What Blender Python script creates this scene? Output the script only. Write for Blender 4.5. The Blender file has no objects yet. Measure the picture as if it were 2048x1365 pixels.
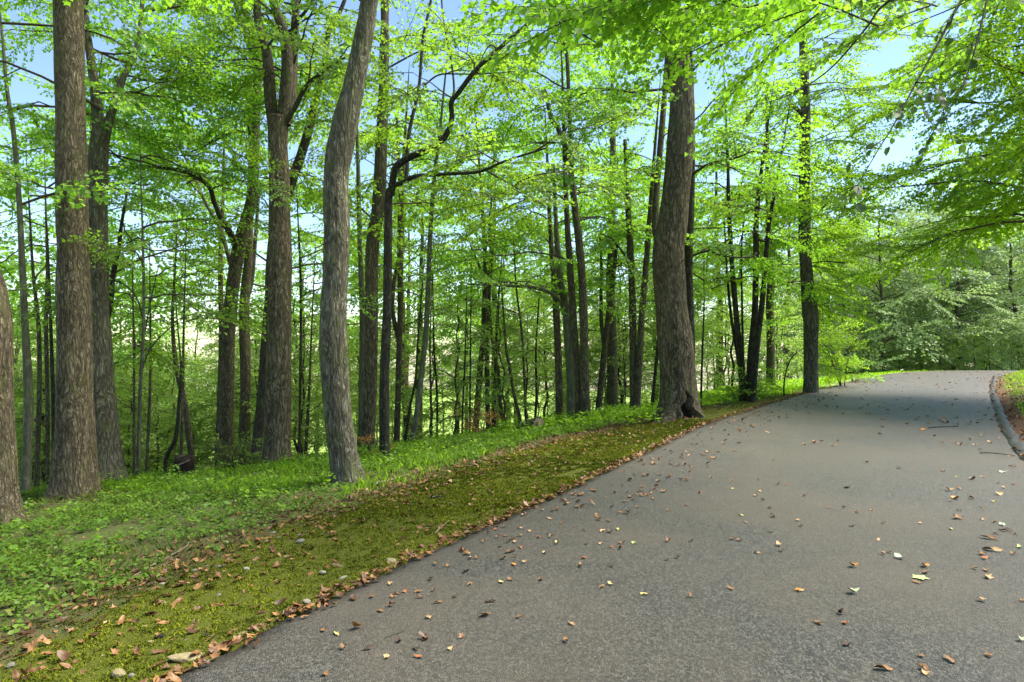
import bpy, math, random
import numpy as np
from mathutils import Vector, Matrix, noise as mnoise

# ------------------------------------------------------------------ camera, sky, sun, exposure
sc = bpy.context.scene
R = math.radians
H = 1.55                      # eye height above the drive
F = 1252.0                    # focal length in pixels of the 2048 wide photograph
cam_d = bpy.data.cameras.new("camera")
cam_d.sensor_width = 36.0
cam_d.lens = F / 2048.0 * 36.0
cam_d.clip_start = 0.05
cam_d.clip_end = 3000
cam = bpy.data.objects.new("camera", cam_d)
sc.collection.objects.link(cam)
cam.location = (0, 0, H)
cam.rotation_euler = (R(90), 0, 0)
sc.camera = cam

SUN_EL, SUN_AZ = 58.0, 80.0    # azimuth measured from +Y (view direction) towards +X
world = bpy.data.worlds.new("World")
sc.world = world
world.use_nodes = True
wn = world.node_tree
wn.nodes.clear()
wo = wn.nodes.new("ShaderNodeOutputWorld")
wb = wn.nodes.new("ShaderNodeBackground")
ws = wn.nodes.new("ShaderNodeTexSky")
ws.sky_type = 'NISHITA'
ws.sun_disc = False
ws.sun_elevation = R(SUN_EL)
ws.sun_rotation = R(SUN_AZ)
ws.altitude = 100
ws.air_density = 1.0
ws.dust_density = 0.2
ws.ozone_density = 2.2
wb.inputs["Strength"].default_value = 0.1
wn.links.new(ws.outputs[0], wb.inputs[0])
wn.links.new(wb.outputs[0], wo.inputs[0])
sun_d = bpy.data.lights.new("sun", 'SUN')
sun_d.energy = 4.8
sun_d.angle = R(34)
sun_d.color = (1.0, 0.94, 0.82)
sun = bpy.data.objects.new("sun", sun_d)
sc.collection.objects.link(sun)
to_sun = Vector((math.sin(R(SUN_AZ)) * math.cos(R(SUN_EL)), math.cos(R(SUN_AZ)) * math.cos(R(SUN_EL)), math.sin(R(SUN_EL))))
sun.rotation_euler = to_sun.to_track_quat('Z', 'Y').to_euler()
sc.view_settings.view_transform = 'Standard'
sc.view_settings.look = 'None'
sc.view_settings.gamma = 1
sc.view_settings.use_curve_mapping = False
sc.view_settings.exposure = 1.62
cy = sc.cycles
cy.use_denoising = True
cy.use_adaptive_sampling = True
cy.adaptive_threshold = 0.02
cy.max_bounces = 9
cy.diffuse_bounces = 6
cy.glossy_bounces = 2
cy.transmission_bounces = 6
cy.transparent_max_bounces = 4
cy.caustics_reflective = False
cy.caustics_refractive = False

rng = np.random.default_rng(11)
random.seed(11)
COL = sc.collection

# ------------------------------------------------------------------ small helpers
def tag(o, label=None, cat=None, group=None, kind=None):
    if label: o['label'] = label
    if cat: o['category'] = cat
    if group: o['group'] = group
    if kind: o['kind'] = kind
    return o

def mesh(name, v, polys, mat=None, smooth=False, face_attr=None, point_attr=None):
    """polys: list of int arrays, each (n,k)"""
    me = bpy.data.meshes.new(name)
    v = np.asarray(v, dtype=np.float32)
    polys = [np.asarray(p, dtype=np.int32) for p in polys if len(p)]
    me.vertices.add(len(v))
    me.vertices.foreach_set("co", v.ravel())
    nl = sum(p.size for p in polys); nf = sum(len(p) for p in polys)
    me.loops.add(nl)
    me.loops.foreach_set("vertex_index", np.concatenate([p.ravel() for p in polys]))
    me.polygons.add(nf)
    tot = np.concatenate([np.full(len(p), p.shape[1], dtype=np.int32) for p in polys])
    start = np.concatenate([[0], np.cumsum(tot)[:-1]]).astype(np.int32)
    me.polygons.foreach_set("loop_start", start)
    if smooth:
        me.polygons.foreach_set("use_smooth", np.ones(nf, dtype=bool))
    me.update(calc_edges=True)
    if face_attr is not None:
        a = me.attributes.new("rnd", 'FLOAT', 'FACE')
        a.data.foreach_set("value", np.asarray(face_attr, dtype=np.float32))
    for k, arr in (point_attr or {}).items():
        a = me.attributes.new(k, 'FLOAT', 'POINT')
        a.data.foreach_set("value", np.asarray(arr, dtype=np.float32))
    if mat: me.materials.append(mat)
    return me

def link(name, me, parent=None, loc=(0, 0, 0)):
    o = bpy.data.objects.new(name, me)
    COL.objects.link(o)
    o.location = loc
    if parent is not None: o.parent = parent
    return o

def smoothstep(a, b, x):
    t = np.clip((x - a) / (b - a), 0, 1)
    return t * t * (3 - 2 * t)

_P = rng.random((64, 64, 64)).astype(np.float32)
def vnoise(x, y, z):
    x = np.asarray(x, dtype=np.float64); y = np.asarray(y, dtype=np.float64); z = np.asarray(z, dtype=np.float64)
    x, y, z = np.broadcast_arrays(x, y, z)
    xi = np.floor(x).astype(int); yi = np.floor(y).astype(int); zi = np.floor(z).astype(int)
    fx = x - xi; fy = y - yi; fz = z - zi
    fx = fx * fx * (3 - 2 * fx); fy = fy * fy * (3 - 2 * fy); fz = fz * fz * (3 - 2 * fz)
    a = lambda i, j, k: _P[(xi + i) & 63, (yi + j) & 63, (zi + k) & 63]
    x00 = a(0,0,0) * (1 - fx) + a(1,0,0) * fx; x10 = a(0,1,0) * (1 - fx) + a(1,1,0) * fx
    x01 = a(0,0,1) * (1 - fx) + a(1,0,1) * fx; x11 = a(0,1,1) * (1 - fx) + a(1,1,1) * fx
    return (x00 * (1 - fy) + x10 * fy) * (1 - fz) + (x01 * (1 - fy) + x11 * fy) * fz * 1.0
def fbm(x, y, z=0.0, o=4):
    s = 0; w = 0.5; n = 0
    for i in range(o):
        s = s + w * vnoise(np.asarray(x) * 2**i + 7 * i, np.asarray(y) * 2**i + 3 * i, np.asarray(z) * 2**i); n += w; w *= .5
    return s / n

def dense(pts, k):
    """Catmull-Rom through pts (N,m) with k samples per segment"""
    p = np.asarray(pts, dtype=float)
    if len(p) == 2:
        t = np.linspace(0, 1, k + 1)[:, None]
        return p[0] * (1 - t) + p[1] * t
    q = np.vstack([2 * p[0] - p[1], p, 2 * p[-1] - p[-2]])
    out = []
    for i in range(1, len(q) - 2):
        t = np.linspace(0, 1, k, endpoint=False)[:, None]
        a, b, c, d = q[i-1], q[i], q[i+1], q[i+2]
        out.append(0.5 * ((2*b) + (-a + c) * t + (2*a - 5*b + 4*c - d) * t**2 + (-a + 3*b - 3*c + d) * t**3))
    out.append(p[-1][None])
    return np.vstack(out)

# ------------------------------------------------------------------ the lie of the land
LEFT = dense([(-3.3,-8),(-3.0,-3),(-2.35,1.0),(-1.60,2.85),(-1.02,3.95),(-.48,4.89),(.55,6.53),(1.97,8.94),(4.1,12.4),(8.3,18.1),(15.4,27),(21.7,33),(31,38),(48,42),(80,44)], 14)
RIGHT = dense([(1.9,-8),(2.2,-3),(2.9,1.0),(3.8,3.0),(4.9,5.2),(6.3,7.55),(8.64,10.97),(11.3,14.6),(16.4,21.4),(22,28.2),(28,33.2),(38,36),(52,37.5),(80,38.5)], 14)
LTAN = np.gradient(LEFT, axis=0); LTAN /= np.linalg.norm(LTAN, axis=1)[:, None]
RTAN = np.gradient(RIGHT, axis=0); RTAN /= np.linalg.norm(RTAN, axis=1)[:, None]
def sdist(line, tan, x, y, side):
    """signed distance, positive outside the road; side=+1 left line, -1 right line; and the nearest index"""
    x = np.asarray(x, dtype=float).ravel(); y = np.asarray(y, dtype=float).ravel()
    d = np.empty(len(x)); ix = np.empty(len(x), dtype=int)
    for c in range(0, len(x), 20000):
        dx = x[c:c+20000, None] - line[None, :, 0]; dy = y[c:c+20000, None] - line[None, :, 1]
        dd = dx * dx + dy * dy
        i = dd.argmin(1); k = np.arange(len(i))
        cr = tan[i, 0] * dy[k, i] - tan[i, 1] * dx[k, i]        # + on the left of the travel direction
        al = np.abs(cr); pl = np.sqrt(dd[k, i])
        d[c:c+20000] = np.sign(cr) * np.maximum(al, pl * 0.999) * side
        ix[c:c+20000] = i
    return d, ix
def road_z(x, y):
    t = np.maximum(0, y - 30.0)
    return -np.where(t < 10, 0.004 * t * t, 0.4 + 0.08 * (t - 10)) + 0.0 * x
CREST_Y = np.array([-8, 3, 6.5, 9, 12.4, 14, 18, 27, 33, 60])
CREST_S = np.array([11, 11, 10, 6.5, 4.6, 4.0, 2.6, 3.5, 6, 8])
def ground_z(x, y, detail=True):
    shp = np.shape(x)
    x = np.asarray(x, dtype=float).ravel(); y = np.asarray(y, dtype=float).ravel()
    sl, il = sdist(LEFT, LTAN, x, y, 1)
    sr, ir = sdist(RIGHT, RTAN, x, y, -1)
    rz = road_z(x, y)
    c = np.interp(LEFT[il, 1], CREST_Y, CREST_S)
    ex = np.maximum(0, sl - c); w = 3.0
    drop = 0.125 * np.minimum(sl, 40) + 0.25 * np.where(ex < w, ex * ex / (2 * w), ex - w / 2)
    drop = 9.5 * (1 - np.exp(-drop / 9.5)) * 1.02
    zl = -drop
    # the land beyond the valley climbs again very gently
    far = np.maximum(0, np.hypot(x, y) - 75)
    zl = zl + 0.035 * np.minimum(far, 250)
    zr = 0.10 * smoothstep(0.05, 0.5, sr) + 0.035 * np.minimum(sr, 60) + 0.06 * np.maximum(0, np.minimum(sr, 14) - 3)
    z = np.where(sl > 0, zl * smoothstep(0, .3, sl) - 0.02, 0)
    z = np.where(sr > 0, zr - 0.03, z)
    inside = (sl <= 0) & (sr <= 0)
    z = np.where(inside, -0.09, z) + rz
    if detail:
        m = smoothstep(0.05, 0.8, np.where(sl > 0, sl, sr))
        n = (fbm(x * 0.7, y * 0.7, 0.3, 3) - .5) * 0.16 + (fbm(x * 3.1, y * 3.1, 5.3, 3) - .5) * 0.10
        z = z + n * m
        m2 = smoothstep(-0.02, 0.12, np.where(sl > 0, sl, sr)) * np.where(inside, 0, 1)
        z = z + (fbm(x * 11, y * 11, 2.2, 2) - .5) * 0.045 * m2
    return z.reshape(shp)
def gz(x, y): return float(ground_z(np.array([x]), np.array([y]))[0])

def surf_z(x, y):
    """top of whatever one stands on: the drive inside its edges, the ground outside"""
    x = np.atleast_1d(np.asarray(x, float)); y = np.atleast_1d(np.asarray(y, float))
    sl, _ = sdist(LEFT, LTAN, x, y, 1); sr, _ = sdist(RIGHT, RTAN, x, y, -1)
    g = ground_z(x, y); r = road_top(x, y)
    return np.where((sl < 0) & (sr < 0), r, g)
def road_top(x, y):
    return road_z(x, y) + (fbm(np.asarray(x) * .35, np.asarray(y) * .35, 9.1, 2) - .5) * 0.03
def at(px, py, d):
    return np.array([(px - 1024) / F * d, d, H + (683 - py) / F * d])
def on_ground(px, py, dmax=60):
    """where the sight line through a photograph point meets the ground"""
    ds = np.arange(2.0, dmax, 0.04)
    x = (px - 1024) / F * ds; zr = H + (683 - py) / F * ds
    z = surf_z(x, ds)
    h = np.nonzero(zr <= z)[0]
    d = ds[h[0]] if len(h) else dmax
    if d > 17 and px < 1300:                     # the line slips just over the brow: take the brow itself
        near = ds < 16.5; d = ds[near][(zr - z)[near].argmin()]
    return at(px, py, d)

# ------------------------------------------------------------------ materials
def newmat(name):
    m = bpy.data.materials.new(name); m.use_nodes = True
    nt = m.node_tree; nt.nodes.clear()
    out = nt.nodes.new("ShaderNodeOutputMaterial")
    return m, nt, out
def N(nt, t, **kw):
    n = nt.nodes.new(t)
    for k, v in kw.items():
        if k.startswith("_"): setattr(n, k[1:], v)
        else: n.inputs[k.replace("__", " ")].default_value = v
    return n
def ramp(nt, fac, stops):
    r = nt.nodes.new("ShaderNodeValToRGB")
    el = r.color_ramp.elements
    while len(el) < len(stops): el.new(0.5)
    for e, (p, c) in zip(el, stops):
        e.position = p; e.color = (*c, 1)
    nt.links.new(fac, r.inputs[0])
    return r.outputs[0]
def mapped(nt, scale, space="Object"):
    tc = nt.nodes.new("ShaderNodeTexCoord"); mp = nt.nodes.new("ShaderNodeMapping")
    mp.inputs["Scale"].default_value = scale
    nt.links.new(tc.outputs[space], mp.inputs[0])
    return mp.outputs[0]
def noise(nt, vec, scale, detail=4, rough=0.55, dist=0.0):
    n = N(nt, "ShaderNodeTexNoise", Scale=scale, Detail=detail, Roughness=rough, Distortion=dist)
    nt.links.new(vec, n.inputs["Vector"]); return n.outputs["Fac"]
def math_(nt, op, a, b=0.5, clamp=False):
    n = nt.nodes.new("ShaderNodeMath"); n.operation = op; n.use_clamp = clamp
    for i, v in enumerate((a, b)):
        if isinstance(v, (int, float)): n.inputs[i].default_value = v
        else: nt.links.new(v, n.inputs[i])
    return n.outputs[0]
def mixc(nt, f, a, b):
    n = nt.nodes.new("ShaderNodeMix"); n.data_type = 'RGBA'
    for k, v in ((0, f), (6, a), (7, b)):
        if isinstance(v, (int, float)): n.inputs[k].default_value = v
        elif isinstance(v, tuple): n.inputs[k].default_value = (*v, 1)
        else: nt.links.new(v, n.inputs[k])
    return n.outputs[2]
def attr(nt, name):
    a = nt.nodes.new("ShaderNodeAttribute"); a.attribute_name = name; return a.outputs["Fac"]

def leaf_mat(name, dark, mid, light, trans, tfac=0.5, gloss=0.08, rough=0.4, autumn=None):
    m, nt, out = newmat(name)
    r = attr(nt, "rnd")
    col = ramp(nt, r, [(0.0, dark), (0.5, mid), (0.93, light)] + ([(0.985, light), (1.0, autumn)] if autumn else []))
    d = N(nt, "ShaderNodeBsdfDiffuse"); nt.links.new(col, d.inputs[0])
    t = N(nt, "ShaderNodeBsdfTranslucent")
    tc = ramp(nt, r, [(0.0, tuple(c * .65 for c in trans)), (1.0, trans)])
    nt.links.new(tc, t.inputs[0])
    mx = N(nt, "ShaderNodeMixShader"); mx.inputs[0].default_value = tfac
    nt.links.new(d.outputs[0], mx.inputs[1]); nt.links.new(t.outputs[0], mx.inputs[2])
    g = N(nt, "ShaderNodeBsdfGlossy", Roughness=rough)
    mg = N(nt, "ShaderNodeMixShader"); mg.inputs[0].default_value = gloss
    nt.links.new(mx.outputs[0], mg.inputs[1]); nt.links.new(g.outputs[0], mg.inputs[2])
    nt.links.new(mg.outputs[0], out.inputs[0])
    return m

M = {}
M['leaf_bright'] = leaf_mat('leaf_bright', (.075,.19,.012), (.125,.275,.016), (.205,.365,.024), (.36,.70,.035), .62, .03, .5, (.35,.2,.03))
M['leaf_mid'] = leaf_mat('leaf_mid', (.07,.16,.014), (.12,.235,.018), (.20,.32,.025), (.36,.62,.035), .58, .03, .5, (.32,.2,.03))
M['leaf_yellow'] = leaf_mat('leaf_yellow', (.095,.20,.010), (.155,.30,.013), (.245,.385,.018), (.42,.72,.025), .62, .02, .5)
M['leaf_glare'] = leaf_mat('leaf_glare', (.13,.22,.065), (.22,.33,.11), (.36,.46,.20), (.36,.54,.15), .45, .04, .5)  # sun glare on the far leaves painted in as a paler bluish-grey green
M['leaf_near'] = leaf_mat('leaf_near', (.02,.045,.008), (.03,.07,.010), (.05,.095,.014), (.10,.20,.02), .4, .03, .45)
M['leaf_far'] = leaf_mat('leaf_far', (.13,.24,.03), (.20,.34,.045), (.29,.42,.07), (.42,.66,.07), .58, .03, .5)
M['cover_leaf'] = leaf_mat('cover_leaf', (.04,.085,.010), (.085,.165,.018), (.17,.26,.035), (.20,.36,.03), .4, .015, .5)
M['grass'] = leaf_mat('grass', (.06,.10,.012), (.10,.15,.016), (.17,.22,.025), (.16,.26,.02), .35, .02, .5)
M['moss'] = leaf_mat('moss', (.030,.042,.006), (.085,.105,.010), (.19,.205,.018), (.11,.14,.01), .2, .0, .6)
M['orange_leaf'] = leaf_mat('orange_leaf', (.22,.08,.02), (.34,.16,.03), (.36,.26,.04), (.45,.25,.04), .4, .03)
M['litter'] = leaf_mat('litter', (.035,.016,.008), (.12,.056,.022), (.25,.13,.05), (.18,.08,.03), .12, .03, .5, (.45,.33,.18))

def bark(name, dark, mid, light, moss=0.0, hs=1.0, bump=0.02, vs=0.26, mosscol=(.10,.13,.02)):
    m, nt, out = newmat(name)
    # interlacing vertical furrows: warped, stretched noise ridges
    v = mapped(nt, (1, 1, vs))
    wpn = N(nt, "ShaderNodeTexNoise", Scale=5.0 * hs, Detail=2.0); nt.links.new(v, wpn.inputs["Vector"])
    add = nt.nodes.new("ShaderNodeVectorMath"); add.operation = 'MULTIPLY_ADD'
    nt.links.new(wpn.outputs["Color"], add.inputs[0]); add.inputs[1].default_value = (.16, .16, .16); nt.links.new(v, add.inputs[2])
    n0 = noise(nt, add.outputs[0], 15 * hs, 2, .5)
    nb = noise(nt, add.outputs[0], 34 * hs, 3, .6)
    fur = math_(nt, 'MULTIPLY', math_(nt, 'ABSOLUTE', math_(nt, 'SUBTRACT', n0, .5)), 8, True)
    fur2 = math_(nt, 'MULTIPLY', math_(nt, 'ABSOLUTE', math_(nt, 'SUBTRACT', nb, .5)), 8, True)
    vd = math_(nt, 'MULTIPLY', math_(nt, 'ADD', math_(nt, 'MULTIPLY', fur, .8), .2), math_(nt, 'ADD', math_(nt, 'MULTIPLY', fur2, .6), .4))
    n1 = noise(nt, add.outputs[0], 60 * hs, 4, .65)
    n2 = noise(nt, mapped(nt, (1, 1, .5)), 90 * hs, 4, .7)
    hgt = math_(nt, 'ADD', math_(nt, 'MULTIPLY', vd, .62), math_(nt, 'ADD', math_(nt, 'MULTIPLY', n1, .42), math_(nt, 'MULTIPLY', n2, .22)))
    col = ramp(nt, hgt, [(0.38, dark), (0.68, mid), (.98, light)])
    big = noise(nt, mapped(nt, (1, 1, .35)), 2.2, 4, .6)
    col = mixc(nt, math_(nt, 'MULTIPLY', ramp(nt, big, [(0.42, (0,0,0)), (0.66, (1,1,1))]), .2), col, mixc(nt, .5, light, mid))
    if moss:
        mn = noise(nt, mapped(nt, (1, 1, .5)), 6, 5, .7)
        mk = ramp(nt, mn, [(0.5, (0,0,0)), (0.62, (1,1,1))])
        col = mixc(nt, math_(nt, 'MULTIPLY', mk, moss), col, mosscol)
    p = N(nt, "ShaderNodeBsdfPrincipled", Roughness=.9)
    p.inputs["Specular IOR Level"].default_value = .25
    nt.links.new(col, p.inputs["Base Color"])
    b = N(nt, "ShaderNodeBump", Strength=1.0, Distance=bump)
    nt.links.new(hgt, b.inputs["Height"]); nt.links.new(b.outputs[0], p.inputs["Normal"])
    nt.links.new(p.outputs[0], out.inputs[0])
    return m
M['bark_brown'] = bark('bark_brown', (.020,.015,.008), (.12,.094,.055), (.27,.225,.145), .25, 1.0, .035)
M['bark_grey'] = bark('bark_grey', (.024,.021,.013), (.12,.108,.07), (.27,.255,.18), .3, 1.15, .03, .22)
M['bark_dark'] = bark('bark_dark', (.009,.008,.005), (.038,.033,.021), (.11,.10,.07), .5, 1.2, .02, .25, (.05,.06,.03))
M['bark_mid'] = bark('bark_mid', (.022,.018,.010), (.085,.070,.042), (.20,.17,.11), .4, 1.3, .02)
M['bark_smooth'] = bark('bark_smooth', (.06,.06,.035), (.11,.11,.065), (.19,.19,.12), .5, .6, .006, .3, (.09,.12,.035))
M['bark_limb'] = bark('bark_limb', (.016,.014,.010), (.05,.042,.03), (.12,.105,.08), .25, 1.6, .01)
M['twig'] = bark('twig', (.04,.03,.02), (.08,.06,.045), (.13,.10,.08), 0, 2, .003)
M['dead_wood'] = bark('dead_wood', (.12,.09,.06), (.26,.19,.13), (.42,.34,.26), 0, 1.5, .01)

def ground_mat():
    m, nt, out = newmat('woodland_ground')
    o = mapped(nt, (1, 1, 1))
    mossf, litf, farf = attr(nt, "moss"), attr(nt, "litter"), attr(nt, "far")
    n1 = noise(nt, o, 3.0, 6, .65); n2 = noise(nt, o, 38, 5, .7); n3 = noise(nt, o, 150, 3, .7)
    moss = mixc(nt, n2, (.045,.052,.008), (.135,.145,.012))
    moss = mixc(nt, ramp(nt, n1, [(.35,(0,0,0)), (.7,(.6,.6,.6))]), moss, (.07,.095,.010))
    dirt = mixc(nt, n2, (.05,.032,.02), (.13,.085,.05))
    green = mixc(nt, n1, (.05,.075,.02), (.10,.14,.03))
    col = mixc(nt, math_(nt, 'MULTIPLY', ramp(nt, n2, [(.35,(0,0,0)), (.6,(1,1,1))]), .55), green, dirt)
    t = math_(nt, 'ADD', mossf, math_(nt, 'MULTIPLY', math_(nt, 'SUBTRACT', n1, .5), 1.3))
    mk = ramp(nt, t, [(.42,(0,0,0)), (.55,(1,1,1))])
    col = mixc(nt, mk, col, moss)
    lit = ramp(nt, math_(nt, 'ADD', litf, math_(nt, 'MULTIPLY', math_(nt, 'SUBTRACT', n2, .5), 1.2)), [(.45,(0,0,0)), (.6,(1,1,1))])
    col = mixc(nt, lit, col, mixc(nt, n3, (.07,.04,.025), (.20,.11,.06)))
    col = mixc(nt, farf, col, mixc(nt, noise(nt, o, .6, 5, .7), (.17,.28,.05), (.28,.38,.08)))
    p = N(nt, "ShaderNodeBsdfPrincipled", Roughness=.95); p.inputs["Specular IOR Level"].default_value = .15
    nt.links.new(col, p.inputs["Base Color"])
    b = N(nt, "ShaderNodeBump", Strength=.9, Distance=.03)
    nt.links.new(math_(nt, 'ADD', n2, math_(nt, 'MULTIPLY', n3, .5)), b.inputs["Height"]); nt.links.new(b.outputs[0], p.inputs["Normal"])
    nt.links.new(p.outputs[0], out.inputs[0]); return m
def asphalt(name, base=1.0):
    m, nt, out = newmat(name)
    o = mapped(nt, (1, 1, 1))
    vo = N(nt, "ShaderNodeTexVoronoi", Scale=210.0); nt.links.new(o, vo.inputs["Vector"])
    vo2 = N(nt, "ShaderNodeTexVoronoi", Scale=75.0); nt.links.new(o, vo2.inputs["Vector"])
    n1 = noise(nt, o, .55, 5, .6, .6); n2 = noise(nt, o, 60, 4, .8); n4 = noise(nt, mapped(nt, (.6, 1.1, 1)), 2.6, 5, .65, .5)
    sepc = nt.nodes.new("ShaderNodeSeparateColor"); nt.links.new(vo.outputs["Color"], sepc.inputs[0])
    sepd = nt.nodes.new("ShaderNodeSeparateColor"); nt.links.new(vo2.outputs["Color"], sepd.inputs[0])
    st = math_(nt, 'ADD', math_(nt, 'MULTIPLY', sepc.outputs[0], .55), math_(nt, 'MULTIPLY', sepd.outputs[1], .45))
    c = ramp(nt, st, [(.14, (.004*base,.0038*base,.003*base)), (.5, (.030*base,.028*base,.022*base)), (.86, (.125*base,.116*base,.093*base))])
    c = mixc(nt, math_(nt, 'MULTIPLY', ramp(nt, n1, [(.40,(0,0,0)), (.62,(1,1,1))]), .62), c, (.082*base,.066*base,.042*base))
    dk = ramp(nt, n4, [(.52,(0,0,0)), (.74,(1,1,1))])
    c = mixc(nt, math_(nt, 'MULTIPLY', dk, .22), c, (.016*base,.015*base,.013*base))
    edge = attr(nt, "edge")
    c = mixc(nt, math_(nt, 'MULTIPLY', edge, math_(nt, 'ADD', .25, n1)), c, (.06,.045,.032))
    p = N(nt, "ShaderNodeBsdfPrincipled", Roughness=.5); p.inputs["Specular IOR Level"].default_value = .5
    nt.links.new(c, p.inputs["Base Color"])
    b = N(nt, "ShaderNodeBump", Strength=1.0, Distance=.007)
    nt.links.new(math_(nt, 'ADD', vo.outputs["Distance"], n2), b.inputs["Height"]); nt.links.new(b.outputs[0], p.inputs["Normal"])
    nt.links.new(p.outputs[0], out.inputs[0]); return m
def plain(name, a, b_, scale=20, rough=.85, bump=.004):
    m, nt, out = newmat(name)
    o = mapped(nt, (1, 1, 1)); n = noise(nt, o, scale, 6, .65)
    p = N(nt, "ShaderNodeBsdfPrincipled", Roughness=rough); p.inputs["Specular IOR Level"].default_value = .3
    nt.links.new(ramp(nt, n, [(.3, a), (.7, b_)]), p.inputs["Base Color"])
    b = N(nt, "ShaderNodeBump", Strength=.8, Distance=bump); nt.links.new(n, b.inputs["Height"]); nt.links.new(b.outputs[0], p.inputs["Normal"])
    nt.links.new(p.outputs[0], out.inputs[0]); return m
M['ground'] = ground_mat()
M['asphalt'] = asphalt('asphalt', .98)
M['kerb'] = asphalt('kerb_asphalt', .2)
M['stone_pale'] = plain('stone_pale', (.10,.095,.06), (.28,.26,.19), 25)
M['stone_grey'] = plain('stone_grey', (.06,.057,.042), (.20,.185,.145), 30)
M['stone_ochre'] = plain('stone_ochre', (.12,.10,.045), (.24,.20,.105), 14)
M['rotten'] = plain('rotten', (.008,.006,.004), (.045,.032,.02), 14, .95, .05)
LC = {'brown': ((.10,.05,.018), (.24,.12,.04)), 'red': ((.17,.055,.02), (.32,.12,.04)), 'tan': ((.28,.16,.075), (.48,.30,.14)),
      'orange': ((.38,.13,.02), (.55,.25,.05)), 'dark': ((.022,.013,.010), (.07,.035,.02)), 'yellow': ((.42,.32,.08), (.60,.48,.16)),
      'green': ((.30,.42,.10), (.42,.55,.18)), 'palegreen': ((.34,.42,.22), (.48,.55,.34))}
for k, (a, b_) in LC.items(): M['fallen_' + k] = plain('fallen_' + k, tuple(c * .95 for c in a), tuple(c * 1.05 for c in b_), 35, .6, .003)

# ------------------------------------------------------------------ ground, drive, kerb
def spaced(a, b, step, lo, hi):
    core = list(np.arange(a, b, step))
    up = [b]; s = step
    while up[-1] < hi: s *= 1.09; up.append(up[-1] + s)
    dn = [a - step]; s = step
    while dn[-1] > lo: s *= 1.09; dn.append(dn[-1] - s)
    return np.array(dn[::-1] + core + up)
LAND = [(-30,'the cut-off trunk'),(50,'the slim greenish trunk'),(150,'the tall furrowed trunk'),(210,'the pale forked trunk'),(281,'the fanned sapling'),(455,'the dark forked maple'),(558,'the split oak'),(667,'the leaning grey trunk'),(771,'the black trunk'),(845,'the slanting grey pole'),(970,'the central two-stemmed trunk'),(1140,'the arched mossy trunk'),(1168,'the dark twin trunks'),(1272,'the leafy pair'),(1350,'the hollow-footed oak'),(1500,'the dark stem clump'),(1622,'the swollen roadside trunk')]
ORD = 'first second third fourth fifth sixth seventh eighth ninth tenth eleventh twelfth thirteenth fourteenth fifteenth sixteenth seventeenth eighteenth nineteenth twentieth'.split() + ['farthest']*20
def label_by_place(items, head, tail):
    items = sorted(items, key=lambda t: t[0]); cnt = {}
    for px, e in items:
        l = [n for p, n in LAND if p <= px] or ['the left edge of the picture']
        k_ = cnt[l[-1]] = cnt.get(l[-1], 0) + 1
        e['label'] = f'{ORD[k_ - 1]} {head} right of {l[-1]}{tail}'
gx = spaced(-9, 10, .095, -500, 500); gy = spaced(1.5, 17, .095, -30, 900)
GX, GY = np.meshgrid(gx, gy)
GZ = ground_z(GX, GY)
nx, ny = len(gx), len(gy)
idx = np.arange(nx * ny).reshape(ny, nx)
q = np.stack([idx[:-1, :-1], idx[:-1, 1:], idx[1:, 1:], idx[1:, :-1]], -1).reshape(-1, 4)
SL, IL = sdist(LEFT, LTAN, GX, GY, 1); SR, IR = sdist(RIGHT, RTAN, GX, GY, -1)
def moss_w(y): return np.interp(y, [0, 3, 5, 9, 12, 16, 30], [1.1, 1.25, 2.1, 2.6, 1.9, 1.2, 1.5])
mw = moss_w(LEFT[IL, 1])
mossa = np.where(SL > 0, 1 - smoothstep(mw - .5, mw + .4, SL), 0) + np.where(SR > 0, smoothstep(.5, 1.0, SR) * .9, 0)
lita = np.where(SL > 0, np.exp(-((SL - mw - .35) / .7)**2) * .5 + np.exp(-(SL / .14)**2) * .6, 0) + np.where(SR > 0, np.exp(-(SR / .55)**2) * .9, 0)
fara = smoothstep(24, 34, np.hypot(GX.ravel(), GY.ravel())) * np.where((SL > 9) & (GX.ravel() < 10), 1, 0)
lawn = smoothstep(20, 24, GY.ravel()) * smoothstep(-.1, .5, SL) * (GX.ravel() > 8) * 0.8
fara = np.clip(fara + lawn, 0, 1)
go = link('ground', mesh('ground', np.stack([GX.ravel(), GY.ravel(), GZ.ravel()], 1), [q], M['ground'], True,
          point_attr={'moss': mossa, 'litter': lita, 'far': fara}))
tag(go, 'mossy woodland ground falling away left of the drive', kind='structure')

n_r, n_c = 420, 34
tt = np.linspace(0, 1, n_r) ** 1.0
def along(line, tan, t):
    u = t * (len(line) - 1); i = np.minimum(u.astype(int), len(line) - 2); f = (u - i)[:, None]
    return line[i] * (1 - f) + line[i+1] * f
Lp, Rp = along(LEFT, LTAN, tt), along(RIGHT, RTAN, tt)
wob = (fbm(Lp[:, 0] * 4, Lp[:, 1] * 4, 1.0, 3) - .5) * .10
Lp = Lp + np.stack([-wob * .8, wob * .5], 1)
c = np.linspace(0, 1, n_c)
P2 = Lp[:, None, :] * (1 - c)[None, :, None] + Rp[:, None, :] * c[None, :, None]
Z = road_top(P2[..., 0].ravel(), P2[..., 1].ravel()).reshape(n_r, n_c)
Z[:, 0] -= .018; Z[:, 1] -= .002
V = np.concatenate([P2, Z[..., None]], -1)
skl = V[:, :1].copy(); skl[..., 2] -= .12; skr = V[:, -1:].copy(); skr[..., 2] -= .12
V = np.concatenate([skl, V, skr], 1); k = n_c + 2
ii = np.arange(n_r * k).reshape(n_r, k)
q = np.stack([ii[:-1, :-1], ii[:-1, 1:], ii[1:, 1:], ii[1:, :-1]], -1).reshape(-1, 4)
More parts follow.
